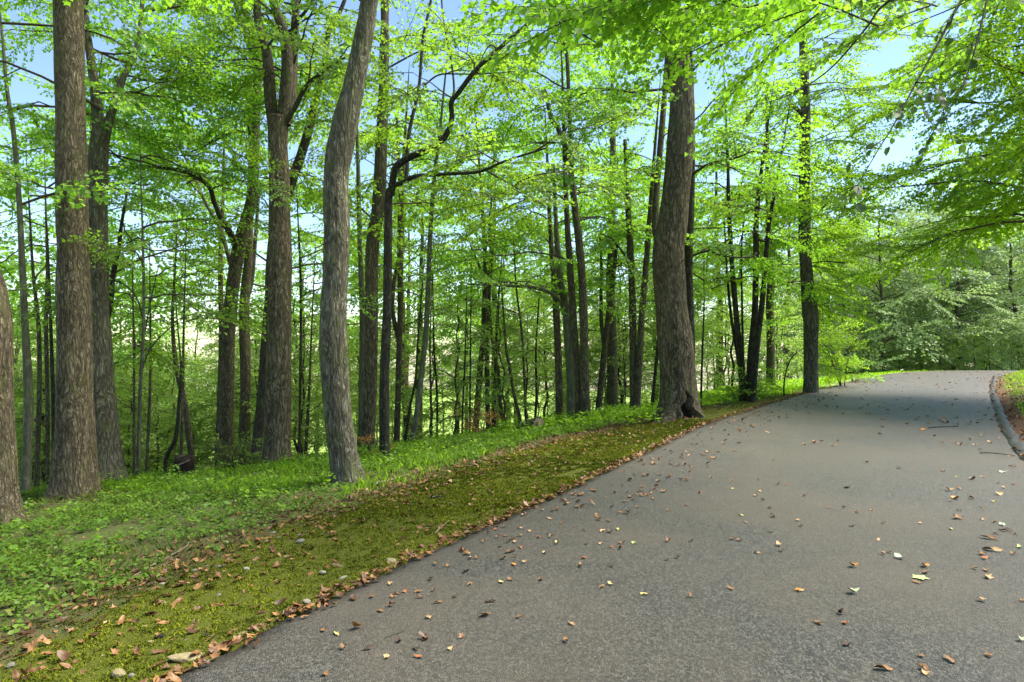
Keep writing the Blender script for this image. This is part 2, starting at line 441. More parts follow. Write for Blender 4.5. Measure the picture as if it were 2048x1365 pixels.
ed = np.zeros((n_r, k)); dd_, _ = sdist(LEFT, LTAN, V[..., 0], V[..., 1], 1); dr_, _ = sdist(RIGHT, RTAN, V[..., 0], V[..., 1], -1)
ed = np.exp(-np.abs(dd_) / .18) * .6 + np.exp(-np.abs(dr_) / .5) * .9
ro = link('drive', mesh('drive', V.reshape(-1, 3), [q], M['asphalt'], True, point_attr={'edge': np.clip(ed, 0, 1)}))
tag(ro, 'grey asphalt drive curving up to the right, strewn with fallen leaves', kind='structure')
# the rolled asphalt kerb along the right-hand edge
prof = [(-.07, -.02), (-.05, .008), (-.025, .03), (.01, .055), (.05, .065), (.09, .05), (.12, -.05)]
Kt = along(RTAN, RTAN, tt); Kt /= np.linalg.norm(Kt, axis=1)[:, None]
Kn = np.stack([Kt[:, 1], -Kt[:, 0]], 1)
rows = []
for j, (a, h) in enumerate(prof):
    w = (fbm(Rp[:, 0] * 5, Rp[:, 1] * 5, j * 2.9, 4) - .5) * .16
    xy = Rp + Kn * (a + w)[:, None]
    rows.append(np.column_stack([xy, road_z(xy[:, 0], xy[:, 1]) + h * .75 + w * .4]))
V = np.stack(rows, 1); ii = np.arange(n_r * 7).reshape(n_r, 7)
q = np.stack([ii[:-1, :-1], ii[:-1, 1:], ii[1:, 1:], ii[1:, :-1]], -1).reshape(-1, 4)
tag(link('kerb', mesh('kerb', V.reshape(-1, 3), [q], M['kerb'], True, point_attr={'edge': np.full(n_r * 7, .08)})),
    'low rolled asphalt kerb along the right edge of the drive', kind='structure')

# ------------------------------------------------------------------ trunks and limbs
def tube(P3, rad, seg=10, flare=0.0, flare_h=.35, lobes=0, amp=0.0, fscale=9.0, seed=0, cap=True, hollow=None):
    P3 = np.asarray(P3, float); rad = np.asarray(rad, float)
    T = np.gradient(P3, axis=0); T /= np.linalg.norm(T, axis=1)[:, None] + 1e-9
    mean = np.abs(T).mean(0); ref = np.array([0, 1, 0.]) if mean[1] < .8 else np.array([1., 0, 0])
    if mean[2] > .85: ref = np.array([0, 1, 0.])
    U = np.cross(T, ref); U /= np.linalg.norm(U, axis=1)[:, None] + 1e-9
    W = np.cross(U, T)
    th = np.linspace(0, 2 * np.pi, seg, endpoint=False)
    r = rad[:, None] * np.ones(seg)[None]
    if flare:
        h = P3[:, 2] - P3[0, 2]
        ph = seed * 1.3
        lob = 1 + .38 * np.cos(th * 3 + ph) + .30 * np.cos(th * 5 + ph * 2.1) + .18 * np.cos(th * 8 + ph)
        r = r * (1 + flare * np.exp(-np.maximum(h - .25, -.05) / flare_h)[:, None] * np.maximum(.15, lob)[None])
    D = U[:, None] * np.cos(th)[None, :, None] + W[:, None] * np.sin(th)[None, :, None]
    if amp:
        Q = P3[:, None] + D * r[..., None]
        nz = fbm(Q[..., 0] * fscale + seed, Q[..., 1] * fscale, Q[..., 2] * fscale * .16, 3)
        rid = 1 - np.abs(nz - .5) * 4
        lump = vnoise(Q[..., 0] * 1.6 + seed, Q[..., 1] * 1.6, Q[..., 2] * 1.3) - .5
        r = r + amp * rid + lump * rad[:, None] * .16
    if hollow is not None:      # (angle, half width, height, z of the ground)
        hz = P3[:, 2] - hollow[3]
        wid = hollow[1] * np.clip(1 - hz / hollow[2], 0, 1) ** .7
        dth = (th[None] - hollow[0] + .10 * np.sin(hz * 17)[:, None])
        mk = np.where(hz[:, None] < hollow[2], np.clip(1 - (dth / np.maximum(wid, .01)[:, None])**2, 0, 1), 0)
        tube.mask = mk
        rim = np.exp(-((np.abs(dth) / np.maximum(wid, .08)[:, None] - 1.25) / .28)**2) * np.clip(1 - hz / (hollow[2] * 1.1), 0, 1)[:, None] * (hz[:, None] > -.2)
        r = r * (1 - .6 * np.sqrt(mk) + .10 * rim)
    V = P3[:, None] + D * r[..., None]
    n = len(P3)
    ii = np.arange(n * seg).reshape(n, seg)
    jj = np.roll(ii, -1, 1)
    q = np.stack([ii[:-1], jj[:-1], jj[1:], ii[1:]], -1).reshape(-1, 4)
    V = V.reshape(-1, 3); polys = [q]
    if cap:
        V = np.vstack([V, P3[-1]])
        tip = len(V) - 1
        polys.append(np.stack([ii[-1], jj[-1], np.full(seg, tip)], 1))
    return V, polys

def join(parts):
    vs, ps, off = [], {}, 0
    for V, polys in parts:
        vs.append(V)
        for p in polys: ps.setdefault(p.shape[1], []).append(p + off)
        off += len(V)
    return np.vstack(vs), [np.vstack(x) for x in ps.values()]

# ------------------------------------------------------------------ leafy sprays
LEAF4 = np.array([(0, 0, 0), (.40, .45, .06), (1, 0, -.10), (.40, -.45, .06)])        # folded rhomb, 2 triangles
LEAF4_F = np.array([(0, 2, 1), (0, 3, 2)])
LEAF6 = np.array([(0, 0, 0), (.22, .36, .05), (.62, .38, .03), (1, 0, -.12), (.62, -.38, .03), (.22, -.36, .05)])
LEAF6_F = np.array([(0, 2, 1), (0, 3, 2), (0, 4, 3), (0, 5, 4)])
def place_leaves(P, X, Zn, S, tmpl, tf):
    """P origins, X direction, Zn approx normal, S sizes"""
    X = X / (np.linalg.norm(X, axis=1)[:, None] + 1e-9)
    Y = np.cross(Zn, X); Y /= np.linalg.norm(Y, axis=1)[:, None] + 1e-9
    Zz = np.cross(X, Y)
    V = P[:, None] + S[:, None, None] * (tmpl[None, :, :1] * X[:, None] + tmpl[None, :, 1:2] * Y[:, None] + tmpl[None, :, 2:] * Zz[:, None])
    n, k = len(P), len(tmpl)
    Fc = (tf[None] + (np.arange(n) * k)[:, None, None]).reshape(-1, tf.shape[1])
    return V.reshape(-1, 3), Fc

class Spray:
    def __init__(s, L, leaf, nt, step, r, six=False, tilt=.75, twigseg=3):
        t = np.linspace(0, 1, 7)
        main = np.column_stack([t * L, (r.random() - .5) * .3 * L * t**2, .10 * L * t - .22 * L * t**2])
        tubes = [tube(main, .010 * (1 - t * .8) * L / 1.6 + .0015, 4, cap=False)]
        P, X, Zn = [], [], []
        for i in range(nt):
            u = .12 + .86 * (i + .5 * r.random()) / nt
            b = np.array([np.interp(u, t, main[:, k]) for k in range(3)])
            side = 1 if i % 2 else -1
            a = side * R(r.uniform(35, 62)) * (1 - .35 * u)
            l = L * (.50 * (1 - u) ** .7 * min(1, .5 + u * 2) + .10) * r.uniform(.75, 1.2)
            e = b + np.array([math.cos(a) * l, math.sin(a) * l, r.uniform(-.16, .05) * l])
            tubes.append(tube(np.array([b, (b + e) / 2 + [0, 0, .03 * l], e]), np.array([.004, .003, .0015]) * 1.1, 3, cap=False))
            m = max(2, int(l / step))
            w = (np.arange(m) + r.random(m) * .6 + .3) / m
            pp = b + (e - b) * w[:, None]
            ang = a + np.where(np.arange(m) % 2, 1, -1) * R(50) * r.uniform(.5, 1.2, m)
            xx = np.column_stack([np.cos(ang), np.sin(ang), -r.uniform(.0, .75, m)])
            zz = np.column_stack([r.normal(0, tilt, m), r.normal(0, tilt, m), np.ones(m)])
            P.append(pp + r.normal(0, .018, (m, 3))); X.append(xx); Zn.append(zz)
        m = max(3, int(L / step / 1.3)); w = r.random(m)
        P.append(np.column_stack([np.interp(w, t, main[:, k]) for k in range(3)]) + r.normal(0, .03, (m, 3)))
        X.append(np.column_stack([r.normal(.5, .6, m), r.normal(0, .8, m), -r.uniform(0, .6, m)]))
        Zn.append(np.column_stack([r.normal(0, tilt, m), r.normal(0, tilt, m), np.ones(m)]))
        P, X, Zn = map(np.vstack, (P, X, Zn))
        S = leaf * r.uniform(.65, 1.25, len(P))
        s.V, s.Fc = place_leaves(P, X, Zn, S, *((LEAF6, LEAF6_F) if six else (LEAF4, LEAF4_F)))
        s.rnd = np.repeat(r.random(len(P)), 4 if six else 2)
        s.TV, tp = join(tubes); s.TQ = tp[0]

srng = np.random.default_rng(5)
SPR = {
 'near': [Spray(1.7, .088, 14, .048, srng) for _ in range(8)],
 'open': [Spray(1.9, .085, 12, .068, srng) for _ in range(8)],
 'far':  [Spray(2.6, .15, 11, .10, srng) for _ in range(8)],
 'tiny': [Spray(1.1, .075, 9, .06, srng) for _ in range(6)],
}
class Crown:
    def __init__(s, kind='near'):
        s.kind = kind; s.V = []; s.F = []; s.A = []; s.n = 0; s.T = []
    def spray(s, p, az, el, sc_=1.0, r=rng, roll=None):
        sp = SPR[s.kind][r.integers(len(SPR[s.kind]))]
        ca, sa = math.cos(az), math.sin(az); ce, se = math.cos(el), math.sin(el)
        roll = r.normal(0, .42) if roll is None else roll
        cr, sr = math.cos(roll), math.sin(roll)
        Rx = np.array([[1,0,0],[0,cr,-sr],[0,sr,cr]]); Ry = np.array([[ce,0,-se],[0,1,0],[se,0,ce]]); Rz = np.array([[ca,-sa,0],[sa,ca,0],[0,0,1]])
        Mx = (Rz @ Ry @ Rx).T * sc_
        s.V.append(sp.V @ Mx + p); s.F.append(sp.Fc + s.n); s.n += len(sp.V)
        s.A.append(np.clip(sp.rnd * .55 + r.random() * .45, 0, 1))
        s.T.append((sp.TV @ Mx + p, [sp.TQ]))
    def limb(s, p0, az, L, rise=.25, droop=.25, gap=.5, size=1.0, r=rng, r0=None, t0=.22, keep=None):
        t = np.linspace(0, 1, 8)
        bend = r.normal(0, .18)
        a = az + bend * t
        step = L / 7
        xy = np.cumsum(np.column_stack([np.cos(a), np.sin(a)]) * step, 0) - [[math.cos(az) * step, math.sin(az) * step]]
        rise = rise + r.uniform(.1, .55); droop = droop + r.uniform(0, .35)
        z = L * (rise * t - droop * t * t) + np.cumsum(r.normal(0, .022, 8)) * L * (t > 0)
        xy = xy + np.cumsum(r.normal(0, .02, (8, 2)), 0) * L * (t > 0)[:, None]
        P = np.column_stack([p0[0] + xy[:, 0], p0[1] + xy[:, 1], p0[2] + z])
        r0 = r0 or (.008 + .0065 * L)
        s.T.append(tube(P, r0 * (1 - .85 * t) + .003, 5, cap=False))
        m = max(2, int(L * (1 - t0) / gap))
        for i in range(m):
            u = t0 + (1 - t0) * (i + r.random() * .8) / m
            b = np.array([np.interp(u, t, P[:, k]) for k in range(3)])
            side = 1 if i % 2 else -1
            aa = az + bend * u + side * R(r.uniform(30, 70)) * (1 - .5 * u)
            if keep is None or keep(b):
                s.spray(b, aa, r.normal(-.08, .38), size * r.uniform(.7, 1.15) * (1.1 - .35 * u), r)
        s.spray(P[-1], az + bend, r.normal(-.1, .3), size * .8, r)
        return P
    def meshes(s, lm, tm=None):
        lv = mesh('crown', np.vstack(s.V), [np.vstack(s.F)], lm, face_attr=np.concatenate(s.A))
        V, pl = join(s.T)
        tv = mesh('twigs', V, pl, tm or M['twig'], True)
        return lv, tv

DENS = 0.36
def empty(name, loc):
    e = bpy.data.objects.new(name, None); COL.objects.link(e); e.location = loc; e.empty_display_size = .3; return e

def part(name, me, root, kind=None):
    """meshes are authored in world space; keep them so but parent them to a root at the thing's base"""
    o = bpy.data.objects.new(name, me); COL.objects.link(o)
    co = np.empty(len(me.vertices) * 3, dtype=np.float32); me.vertices.foreach_get("co", co)
    co = co.reshape(-1, 3) - np.array(root.location, dtype=np.float32)
    me.vertices.foreach_set("co", co.ravel()); me.update()
    o.parent = root
    if kind: o['kind'] = kind
    return o

def traced(name, label, path, depth=None, bark_='bark_mid', flare=.5, seg=20, amp=.008, k=6, limbs=(), crown=None, leaf='leaf_bright',
           group=None, kindc='near', base_on_ground=True, seed=1, fscale=9., hollow=None):
    """path: (px, py, width px) from the base upward, read off the photograph, at one distance"""
    if depth is None:
        b = on_ground(path[0][0], path[0][1]); d = b[1]
    else: d = depth
    pts = [np.append(at(px, py, d), w * .93 / F * d / 2) for px, py, w in path]
    pts = np.array(pts)
    bz = gz(pts[0][0], d)
    if bz < pts[0][2] - .01:       # base hidden below the brow: carry the stem down to the ground
        pts = np.vstack([[pts[0][0], d, bz, pts[0][3] * 1.04], pts])
    pts = np.vstack([[pts[0][0], d, pts[0][2] - .35, pts[0][3]], pts])
    if path[-1][2] < 9 and path[-1][1] > -100 and not limbs or path[-1][2] < 6:
        ex = pts[-1] + (pts[-1] - pts[-2]) / np.linalg.norm((pts[-1] - pts[-2])[:3]) * 1.6; ex[3] = .004; pts = np.vstack([pts, ex])
    D = dense(pts, k)
    flare *= 1.25 if pts[2][3] > .12 else 1
    root = empty(name, (pts[1][0], d, pts[1][2])); tag(root, label, 'tree', group)
    V, pl = tube(D[:, :3], np.maximum(D[:, 3], .004), seg, flare, max(.14, pts[1][3] * .55), 5, amp, fscale, seed, hollow=None if hollow is None else (*hollow, pts[1][2]))
    tr = mesh('trunk', V, pl, M[bark_], True)
    if hollow is not None:
        tr.materials.append(M['rotten'])
        mk = tube.mask; mi = np.zeros(len(tr.polygons), dtype=np.int32); nq = (len(D) - 1) * seg
        mi[:nq] = (mk[:-1] > .30).ravel(); tr.polygons.foreach_set('material_index', mi)
    part('trunk', tr, root)
    made = []
    for lb in limbs:
        dz = lb.get('dd', .8)
        lp = lb['p']; n = len(lp)
        q_ = np.array([np.append(at(px, py, d + dz * i / (n - 1)), w / F * d / 2) for i, (px, py, w) in enumerate(lp)])
        Dl = dense(q_, 5)
        V, pl = tube(Dl[:, :3], np.maximum(Dl[:, 3], .004), 9 if lp[0][2] > 7 else 6, 0, .3, 0, .004 if lp[0][2] > 9 else 0, 9, seed)
        part('limb', mesh('limb', V, pl, M[lb.get('m', 'bark_limb')], True), root)
        made.append(Dl)
    if crown:
        r = np.random.default_rng(seed * 17 + 3)
        C = Crown(kindc)
        for cfg in crown:
            if cfg[0] == 'trunk':       # (kind, z0, z1, n, L0, L1, rise, droop, (az0, az1), size)
                _, z0, z1, n, L0, L1, rise, droop, azr, size = cfg
                zc = H + .5454 * d + 1.0; full = z1 - z0; z1 = min(z1, max(zc, z0 + .8)); n = max(3, round(n * DENS * (z1 - z0) / full))
                for i in range(n):
                    z = z0 + (z1 - z0) * (i + r.random()) / n
                    p0 = np.array([np.interp(z, D[:, 2], D[:, kk]) for kk in range(3)]); p0[2] = z
                    az = R(r.uniform(*azr))
                    if math.sin(az) < 0 and z < 6.5 and r.random() < .75: az = -az
                    C.limb(p0, az, r.uniform(L0, L1), rise + r.normal(0, .1), droop + r.normal(0, .06), .5, size, r)
            elif cfg[0] == 'limb':      # side twigs from a traced limb: (kind, index, n, L0, L1, t0)
                _, li, n, L0, L1, t0 = cfg
                n = max(3, round(n * .62))
                Dl = made[li]
                for i in range(n):
                    u = (t0 + (1 - t0) * (i + r.random()) / n) * (len(Dl) - 1); a = int(min(u, len(Dl) - 2))
                    p0 = Dl[a, :3] + (Dl[a+1, :3] - Dl[a, :3]) * (u - a)
                    C.limb(p0, r.uniform(0, 6.28), r.uniform(L0, L1), .2, .25, .45, .9, r, t0=.15)
        if C.V:
            a, b = C.meshes(M[leaf])
            part('crown', a, root); part('twigs', b, root, 'stuff')
    return root, D

T = traced
# --- the big trunks near the drive
T('oak_tree', 'thick brown trunk cut off by the left edge of the picture', [(-2,1052,92),(-10,990,80),(-15,900,78),(-19,800,78),(-23,700,80),(-30,620,84),(-48,550,84),(-90,470,80),(-130,300,76),(-150,0,70),(-160,-300,60)],
  bark_='bark_brown', flare=.35, seg=80, k=16, amp=.012, seed=1)
T('tulip_tree', 'straight thick furrowed brown trunk at the far left with a widely flared foot', [(148,990,84),(150,930,80),(150,800,68),(148,600,61),(144,400,55),(141,200,52),(136,0,50),(132,-200,44),(130,-420,36)],
  bark_='bark_brown', flare=.36, seg=110, k=28, amp=.013, seed=2,
  crown=[('trunk', 7.2, 12.5, 12, 2.5, 4.5, .3, .3, (0, 360), 1.1)])
T('tulip_tree', 'broad pale forked trunk right behind the tall furrowed brown trunk', [(214,955,70),(210,880,58),(202,780,52),(195,600,42),(195,400,38),(198,300,36),(205,255,33)], bark_='bark_grey', flare=.35, seg=60, k=18, amp=.012, seed=3,
  limbs=[{'p':[(200,290,26),(190,180,18),(176,80,14),(165,-20,12),(150,-150,9)],'dd':.3,'m':'bark_grey'},{'p':[(206,285,24),(222,230,15),(245,160,12),(272,100,9),(285,0,7),(290,-150,5)],'dd':.8,'m':'bark_grey'}],
  crown=[('limb',0,12,1.6,3.0,.1),('limb',1,14,1.6,3.2,.1),('trunk',3.2,6,7,1.8,3.2,.1,.2,(200,360),1.0)], leaf='leaf_bright')
T('maple_tree', 'grey-brown trunk with broken-ridged bark and curved lean, right beside the leaf litter', [(694,968,62),(690,930,62),(684,890,60),(675,824,58),(667,700,56),(667,620,54),(671,540,52),(673,461,53),(672,359,50),(680,300,53),(694,230,48),(706,180,43),(727,77,38),(740,0,34),(765,-120,32),(790,-300,26)],
  bark_='bark_grey', flare=.45, seg=120, k=16, amp=.014, seed=4, fscale=11,
  crown=[('trunk', 6.2, 9.2, 9, 2.0, 4.0, .3, .25, (20, 340), 1.0)])
T('oak_tree', 'massive slightly bent trunk with a dark hollow in its foot beside the drive', [(1356,838,86),(1356,800,78),(1354,747,72),(1350,680,68),(1343,600,64),(1336,513,62),(1346,436,60),(1359,308,54),(1364,205,50),(1350,92,46),(1343,30,42),(1338,-80,40),(1330,-300,32)],
  bark_='bark_brown', flare=.42, seg=130, k=20, amp=.016, seed=6, fscale=8, hollow=(4.45, .42, .62),
  limbs=[{'p':[(1385,349,6),(1420,328,5),(1467,318,4),(1508,302,2.5)],'dd':-.6},{'p':[(1372,60,9),(1400,0,7),(1430,-60,5)],'dd':-.5}],
  crown=[('limb',0,5,.6,1.2,.5),('trunk', 6.6, 11, 14, 2.0, 4.2, .25, .3, (0, 360), 1.05)])
T('oak_tree', 'big grey-brown trunk that splits into several upright leaders above green sprays', [(554,915,56),(556,850,50),(558,700,50),(560,560,46),(560,400,42),(556,300,38),(556,235,42)], bark_='bark_brown', flare=.4, seg=90, k=20, amp=.013, seed=7,
  limbs=[{'p':[(548,260,24),(541,205,24),(533,103,20),(518,51,16),(512,0,14),(505,-120,10)],'dd':.2,'m':'bark_mid'},
         {'p':[(564,260,24),(570,190,24),(574,128,22),(567,67,20),(546,0,17),(520,-120,12)],'dd':-.3,'m':'bark_mid'},
         {'p':[(572,250,20),(583,190,18),(586,128,17),(590,51,16),(592,0,14),(600,-120,10)],'dd':.3,'m':'bark_mid'},
         {'p':[(578,75,8),(592,45,7),(610,25,6),(630,-5,5)],'dd':-.3},
         {'p':[(566,260,11),(578,235,10),(592,212,9),(608,180,8),(628,158,7),(662,133,5),(690,116,3)],'dd':-.5}],
  crown=[('limb',0,9,1.4,2.6,.2),('limb',1,9,1.4,2.6,.2),('limb',2,9,1.4,2.8,.2),('limb',4,5,.8,1.5,.5),('trunk',4.6,5.4,5,.9,1.5,.1,.3,(210,330),.8)], leaf='leaf_mid')
T('cherry_tree', 'slender nearly black trunk with a crooked fork arching to the right', [(770,918,21),(769,890,20),(769,758,19),(774,626,18),(776,494,17),(777,400,17),(782,380,17)], bark_='bark_dark', flare=.25, seg=36, k=14, amp=.006, seed=8, fscale=14,
  limbs=[{'m':'bark_dark','p':[(782,392,15),(786,360,14),(792,335,14),(820,315,13),(872,292,12),(897,262,11),(904,235,10),(903,205,9),(918,185,8.5),(954,138,8),(1005,92,7),(1046,56,6),(1097,20,5),(1150,-6,4)],'dd':-1.0},
         {'p':[(906,195,5),(908,175,4.5),(903,128,4),(887,41,3.5),(882,-20,3)],'dd':.3},
         {'m':'bark_dark','p':[(786,372,10),(805,366,9),(831,354,8),(892,349,6.5),(959,344,5.5),(1010,323,4),(1092,297,2.5)],'dd':-1.2},
         {'p':[(974,343,4),(1020,369,3.5),(1062,395,3),(1092,415,2)],'dd':-.8},
         {'m':'bark_dark','p':[(812,362,8),(814,340,8),(815,310,8),(820,256,7.5),(838,174,6.5),(846,77,6),(862,0,5),(870,-90,4)],'dd':.5},
         {'p':[(846,174,4),(877,151,3.5),(918,149,3),(959,149,2.5),(1031,144,2)],'dd':-.6}],
  crown=[('limb',0,4,.7,1.2,.5),('limb',2,6,.8,1.4,.3),('limb',3,6,.6,1.2,.2),('limb',4,6,.7,1.5,.3),('limb',5,4,.5,1.0,.3),('trunk',3.7,4.6,5,.8,1.5,0,.2,(180,330),.85)], leaf='leaf_mid')
T('maple_tree', 'dark lichen-spotted trunk forking wide at head height, left of the big split oak', [(453,905,27),(453,874,27),(455,698,27),(459,640,27),(466,570,25),(477,500,26),(490,450,24),(503,400,22),(508,320,20),(511,240,18),(514,180,17),(515,110,16),(503,60,15),(485,0,13),(470,-120,10)],
  depth=16.0, bark_='bark_mid', flare=.2, seg=60, k=14, amp=.010, seed=9,
  limbs=[{'p':[(474,505,15),(469,485,13),(455,458,12),(441,436,10),(428,405,9),(418,375,8),(385,349,7),(333,336,5.5),(267,331,4),(225,308,3)],'dd':-2.0},
         {'p':[(464,540,9),(441,462,7),(410,405,6),(379,333,5),(355,285,4),(340,200,3)],'dd':1.5,'m':'bark_mid'},
         {'p':[(499,268,6),(490,235,5),(472,205,4.5),(426,190,4),(359,169,3.5),(318,159,3),(260,165,2)],'dd':-2.0},
         {'p':[(497,266,5),(470,262,5),(451,272,4.5),(400,297,3.5),(359,313,2)],'dd':-1.5},
         {'p':[(515,120,11),(500,95,11),(485,50,10),(470,0,8),(460,-90,6)],'dd':-.5,'m':'bark_mid'}],
  crown=[('limb',0,12,1.0,2.4,.25),('limb',1,7,1.0,2.2,.3),('limb',2,9,.9,2.0,.2),('limb',3,6,.8,1.6,.2),('limb',4,5,1,2.4,.1),('trunk',7,12,12,2.0,3.6,.3,.3,(0,360),1.0)], leaf='leaf_bright')
T('maple_tree', 'rough dark trunk standing just right of the dark forked maple', [(488,905,24),(488,895,23),(491,764,21),(489,610,20),(497,522,17),(500,440,14),(503,350,11),(500,250,8),(500,140,5)], depth=17.5, bark_='bark_mid', flare=.25, seg=30, k=10, amp=.01, seed=10,
  limbs=[{'p':[(494,600,9),(503,564,9),(509,500,8),(513,446,7),(520,360,5)],'dd':.5}], crown=[('trunk',3.5,9,10,1.6,3.0,.2,.25,(0,360),1.)], leaf='leaf_mid')
T('maple_tree', 'leaning trunk behind the split oak, its top reappearing to the right of it', [(512,910,24),(514,890,22),(523,808,22),(534,676,22),(545,560,20),(562,450,19),(585,360,19),(605,303,18),(621,246,17),(636,179,16),(649,128,13),(658,62,10),(682,20,8),(710,-60,6)], depth=15.6, bark_='bark_limb', flare=.2, seg=40, k=10, amp=.008, seed=11,
  limbs=[{'p':[(632,190,7),(650,160,6),(690,130,5),(720,150,3)],'dd':.6}], crown=[('trunk',6.5,10.5,8,1.6,3.0,.2,.25,(0,360),1.)], leaf='leaf_bright')
T('oak_tree', 'reddish-brown trunk with dead side twigs between the leaning grey trunk and the black one', [(736,880,30),(736,872,29),(741,758,27),(743,626,27),(745,494,26),(757,410,25),(763,282,23),(768,150,20),(770,0,16),(772,-150,12)], depth=15.2, bark_='bark_brown', flare=.25, seg=50, k=14, amp=.011, seed=12,
  crown=[('trunk',4.2,11,22,1.6,3.4,.2,.25,(0,360),1.)], leaf='leaf_bright')
T('maple_tree', 'thin greenish trunk close against the left of the reddish-brown one', [(722,880,16),(723,872,15),(725,720,14),(725,626,13),(721,520,11),(719,450,10),(716,330,8),(712,220,5)], depth=15.9, bark_='bark_smooth', flare=.2, seg=16, k=8, amp=.003, seed=13, crown=[('trunk',3.5,7.5,8,1.2,2.2,.2,.25,(0,360),.9)], leaf='leaf_mid')
T('maple_tree', 'pair-stemmed dark trunk between the black trunk and the slanting grey pole', [(793,885,14),(794,860,13),(798,714,12),(801,582,12),(800,450,11),(806,340,8),(812,240,5)], depth=17.0, bark_='bark_mid', flare=.2, seg=16, k=8, amp=.004, seed=14,
  limbs=[{'p':[(797,680,10),(785,620,9),(789,560,8),(801,500,7),(808,430,5)],'dd':.5,'m':'bark_mid'}], crown=[('trunk',3.2,8.5,10,1.3,2.6,.2,.25,(0,360),.95)], leaf='leaf_mid')
T('ash_tree', 'slanting slim grey trunk leaning right, right of the black trunk', [(826,882,14),(827,870,13),(837,802,12),(853,648,11),(861,461,9.5),(870,340,8),(876,300,7),(888,180,4)], depth=15.5, bark_='bark_smooth', flare=.2, seg=16, k=8, amp=.003, seed=15, crown=[('trunk',4,8.5,9,1.2,2.4,.2,.25,(0,360),.95)], leaf='leaf_bright')
T('maple_tree', 'dark two-stemmed trunk in the centre behind the orange shrub', [(951,860,15),(952,846,14),(960,740,12),(967,670,12),(971,538,11),(968,472,8),(962,380,6),(955,280,4)], depth=19.5, bark_='bark_mid', flare=.2, seg=16, k=8, amp=.004, seed=16,
  limbs=[{'p':[(978,860,11),(976,841,10),(974,714,9.5),(978,582,9),(983,500,8),(979,455,6),(985,380,4)],'dd':.3,'m':'bark_mid'},{'p':[(968,560,6),(955,525,5),(940,490,3)],'dd':.3}], crown=[('trunk',3,9,12,1.4,2.8,.15,.25,(0,360),.95)], leaf='leaf_bright')
T('maple_tree', 'brown trunk left of the arched mossy one, right of centre', [(1119,850,17),(1119,840,16),(1117,730,15),(1112,617,14),(1108,560,12),(1100,450,9),(1095,330,6)], depth=17.5, bark_='bark_brown', flare=.15, seg=20, k=8, amp=.005, seed=17, crown=[('trunk',3,8,9,1.4,2.6,.15,.25,(0,360),.95)], leaf='leaf_bright')
T('maple_tree', 'olive mossy trunk with an arching limb reaching left, against the dark twins', [(1139,850,18),(1140,840,17),(1141,758,17),(1132,626,16),(1124,580,15),(1119,545,14),(1112,450,10),(1108,330,6)], depth=16.8, bark_='bark_smooth', flare=.2, seg=20, k=8, amp=.005, seed=18,
  limbs=[{'p':[(1128,622,9),(1117,600,8),(1092,582,8),(1060,575,7),(1031,573,6),(985,571,5),(934,569,3)],'dd':-.8,'m':'bark_smooth'}], crown=[('limb',0,9,.7,1.6,.2),('trunk',3.5,8,8,1.4,2.6,.15,.25,(0,360),.95)], leaf='leaf_bright')
T('oak_tree', 'left of the tall dark twin trunks, with a peeled pale patch', [(1160,845,20),(1158,835,18),(1156,758,16),(1147,640,15),(1139,516,14),(1134,440,12),(1130,330,9),(1126,200,6)], depth=16.0, bark_='bark_mid', flare=.25, seg=26, k=10, amp=.006, seed=19, crown=[('trunk',3.5,9,11,1.4,2.8,.15,.25,(0,360),.95)], leaf='leaf_bright')
T('oak_tree', 'right of the tall dark twin trunks, leaning and forked high up', [(1173,843,24),(1172,835,21),(1169,758,18),(1167,626,17),(1162,530,16),(1149,410,14),(1138,320,12),(1118,262,11),(1102,236,9),(1090,180,6)], depth=15.8, bark_='bark_mid', flare=.3, seg=30, k=10, amp=.007, seed=20,
  limbs=[{'p':[(1146,390,10),(1143,359,9),(1138,205,8),(1133,103,7),(1118,25,6),(1110,-60,4)],'dd':.2,'m':'bark_mid'}], crown=[('limb',0,16,1.1,2.6,.05),('trunk',3.8,7,9,1.4,2.8,.15,.25,(0,360),.95)], leaf='leaf_bright')
T('maple_tree', 'V-forked slim trunk between the dark twins and the leafy pair', [(1196,835,16),(1196,828,14),(1205,740,13),(1210,690,12),(1218,620,10),(1226,560,9),(1236,470,6)], depth=17.8, bark_='bark_mid', flare=.2, seg=16, k=8, amp=.004, seed=21,
  limbs=[{'p':[(1209,695,9),(1203,650,8),(1202,600,7),(1203,540,6),(1200,470,4)],'dd':.3,'m':'bark_mid'}], crown=[('trunk',2.6,6,7,1.2,2.4,.15,.25,(0,360),.9)], leaf='leaf_bright')
T('maple_tree', 'straight left stem of the leafy pair joined at the foot, left of the hollow-footed oak', [(1268,815,20),(1268,800,18),(1266,760,15),(1266,680,15),(1264,582,14),(1259,470,13),(1254,380,10),(1250,280,7)], depth=16.6, bark_='bark_mid', flare=.2, seg=22, k=8, amp=.006, seed=22,
  limbs=[{'p':[(1258,530,5),(1248,510,4.5),(1225,480,3.5),(1200,468,2)],'dd':-.5}], crown=[('trunk',3,8.5,12,1.3,2.8,.15,.25,(0,360),.95)], leaf='leaf_bright')
T('maple_tree', 'curved right stem of the leafy pair joined at the foot, left of the hollow-footed oak', [(1274,815,16),(1274,800,15),(1278,740,14),(1283,640,13),(1286,604,13),(1293,520,12),(1299,450,11),(1305,360,8),(1312,270,5)], depth=16.5, bark_='bark_mid', flare=.15, seg=20, k=8, amp=.005, seed=23, crown=[('trunk',3.4,7.5,7,1.3,2.4,.15,.25,(90,270),.9)], leaf='leaf_bright')
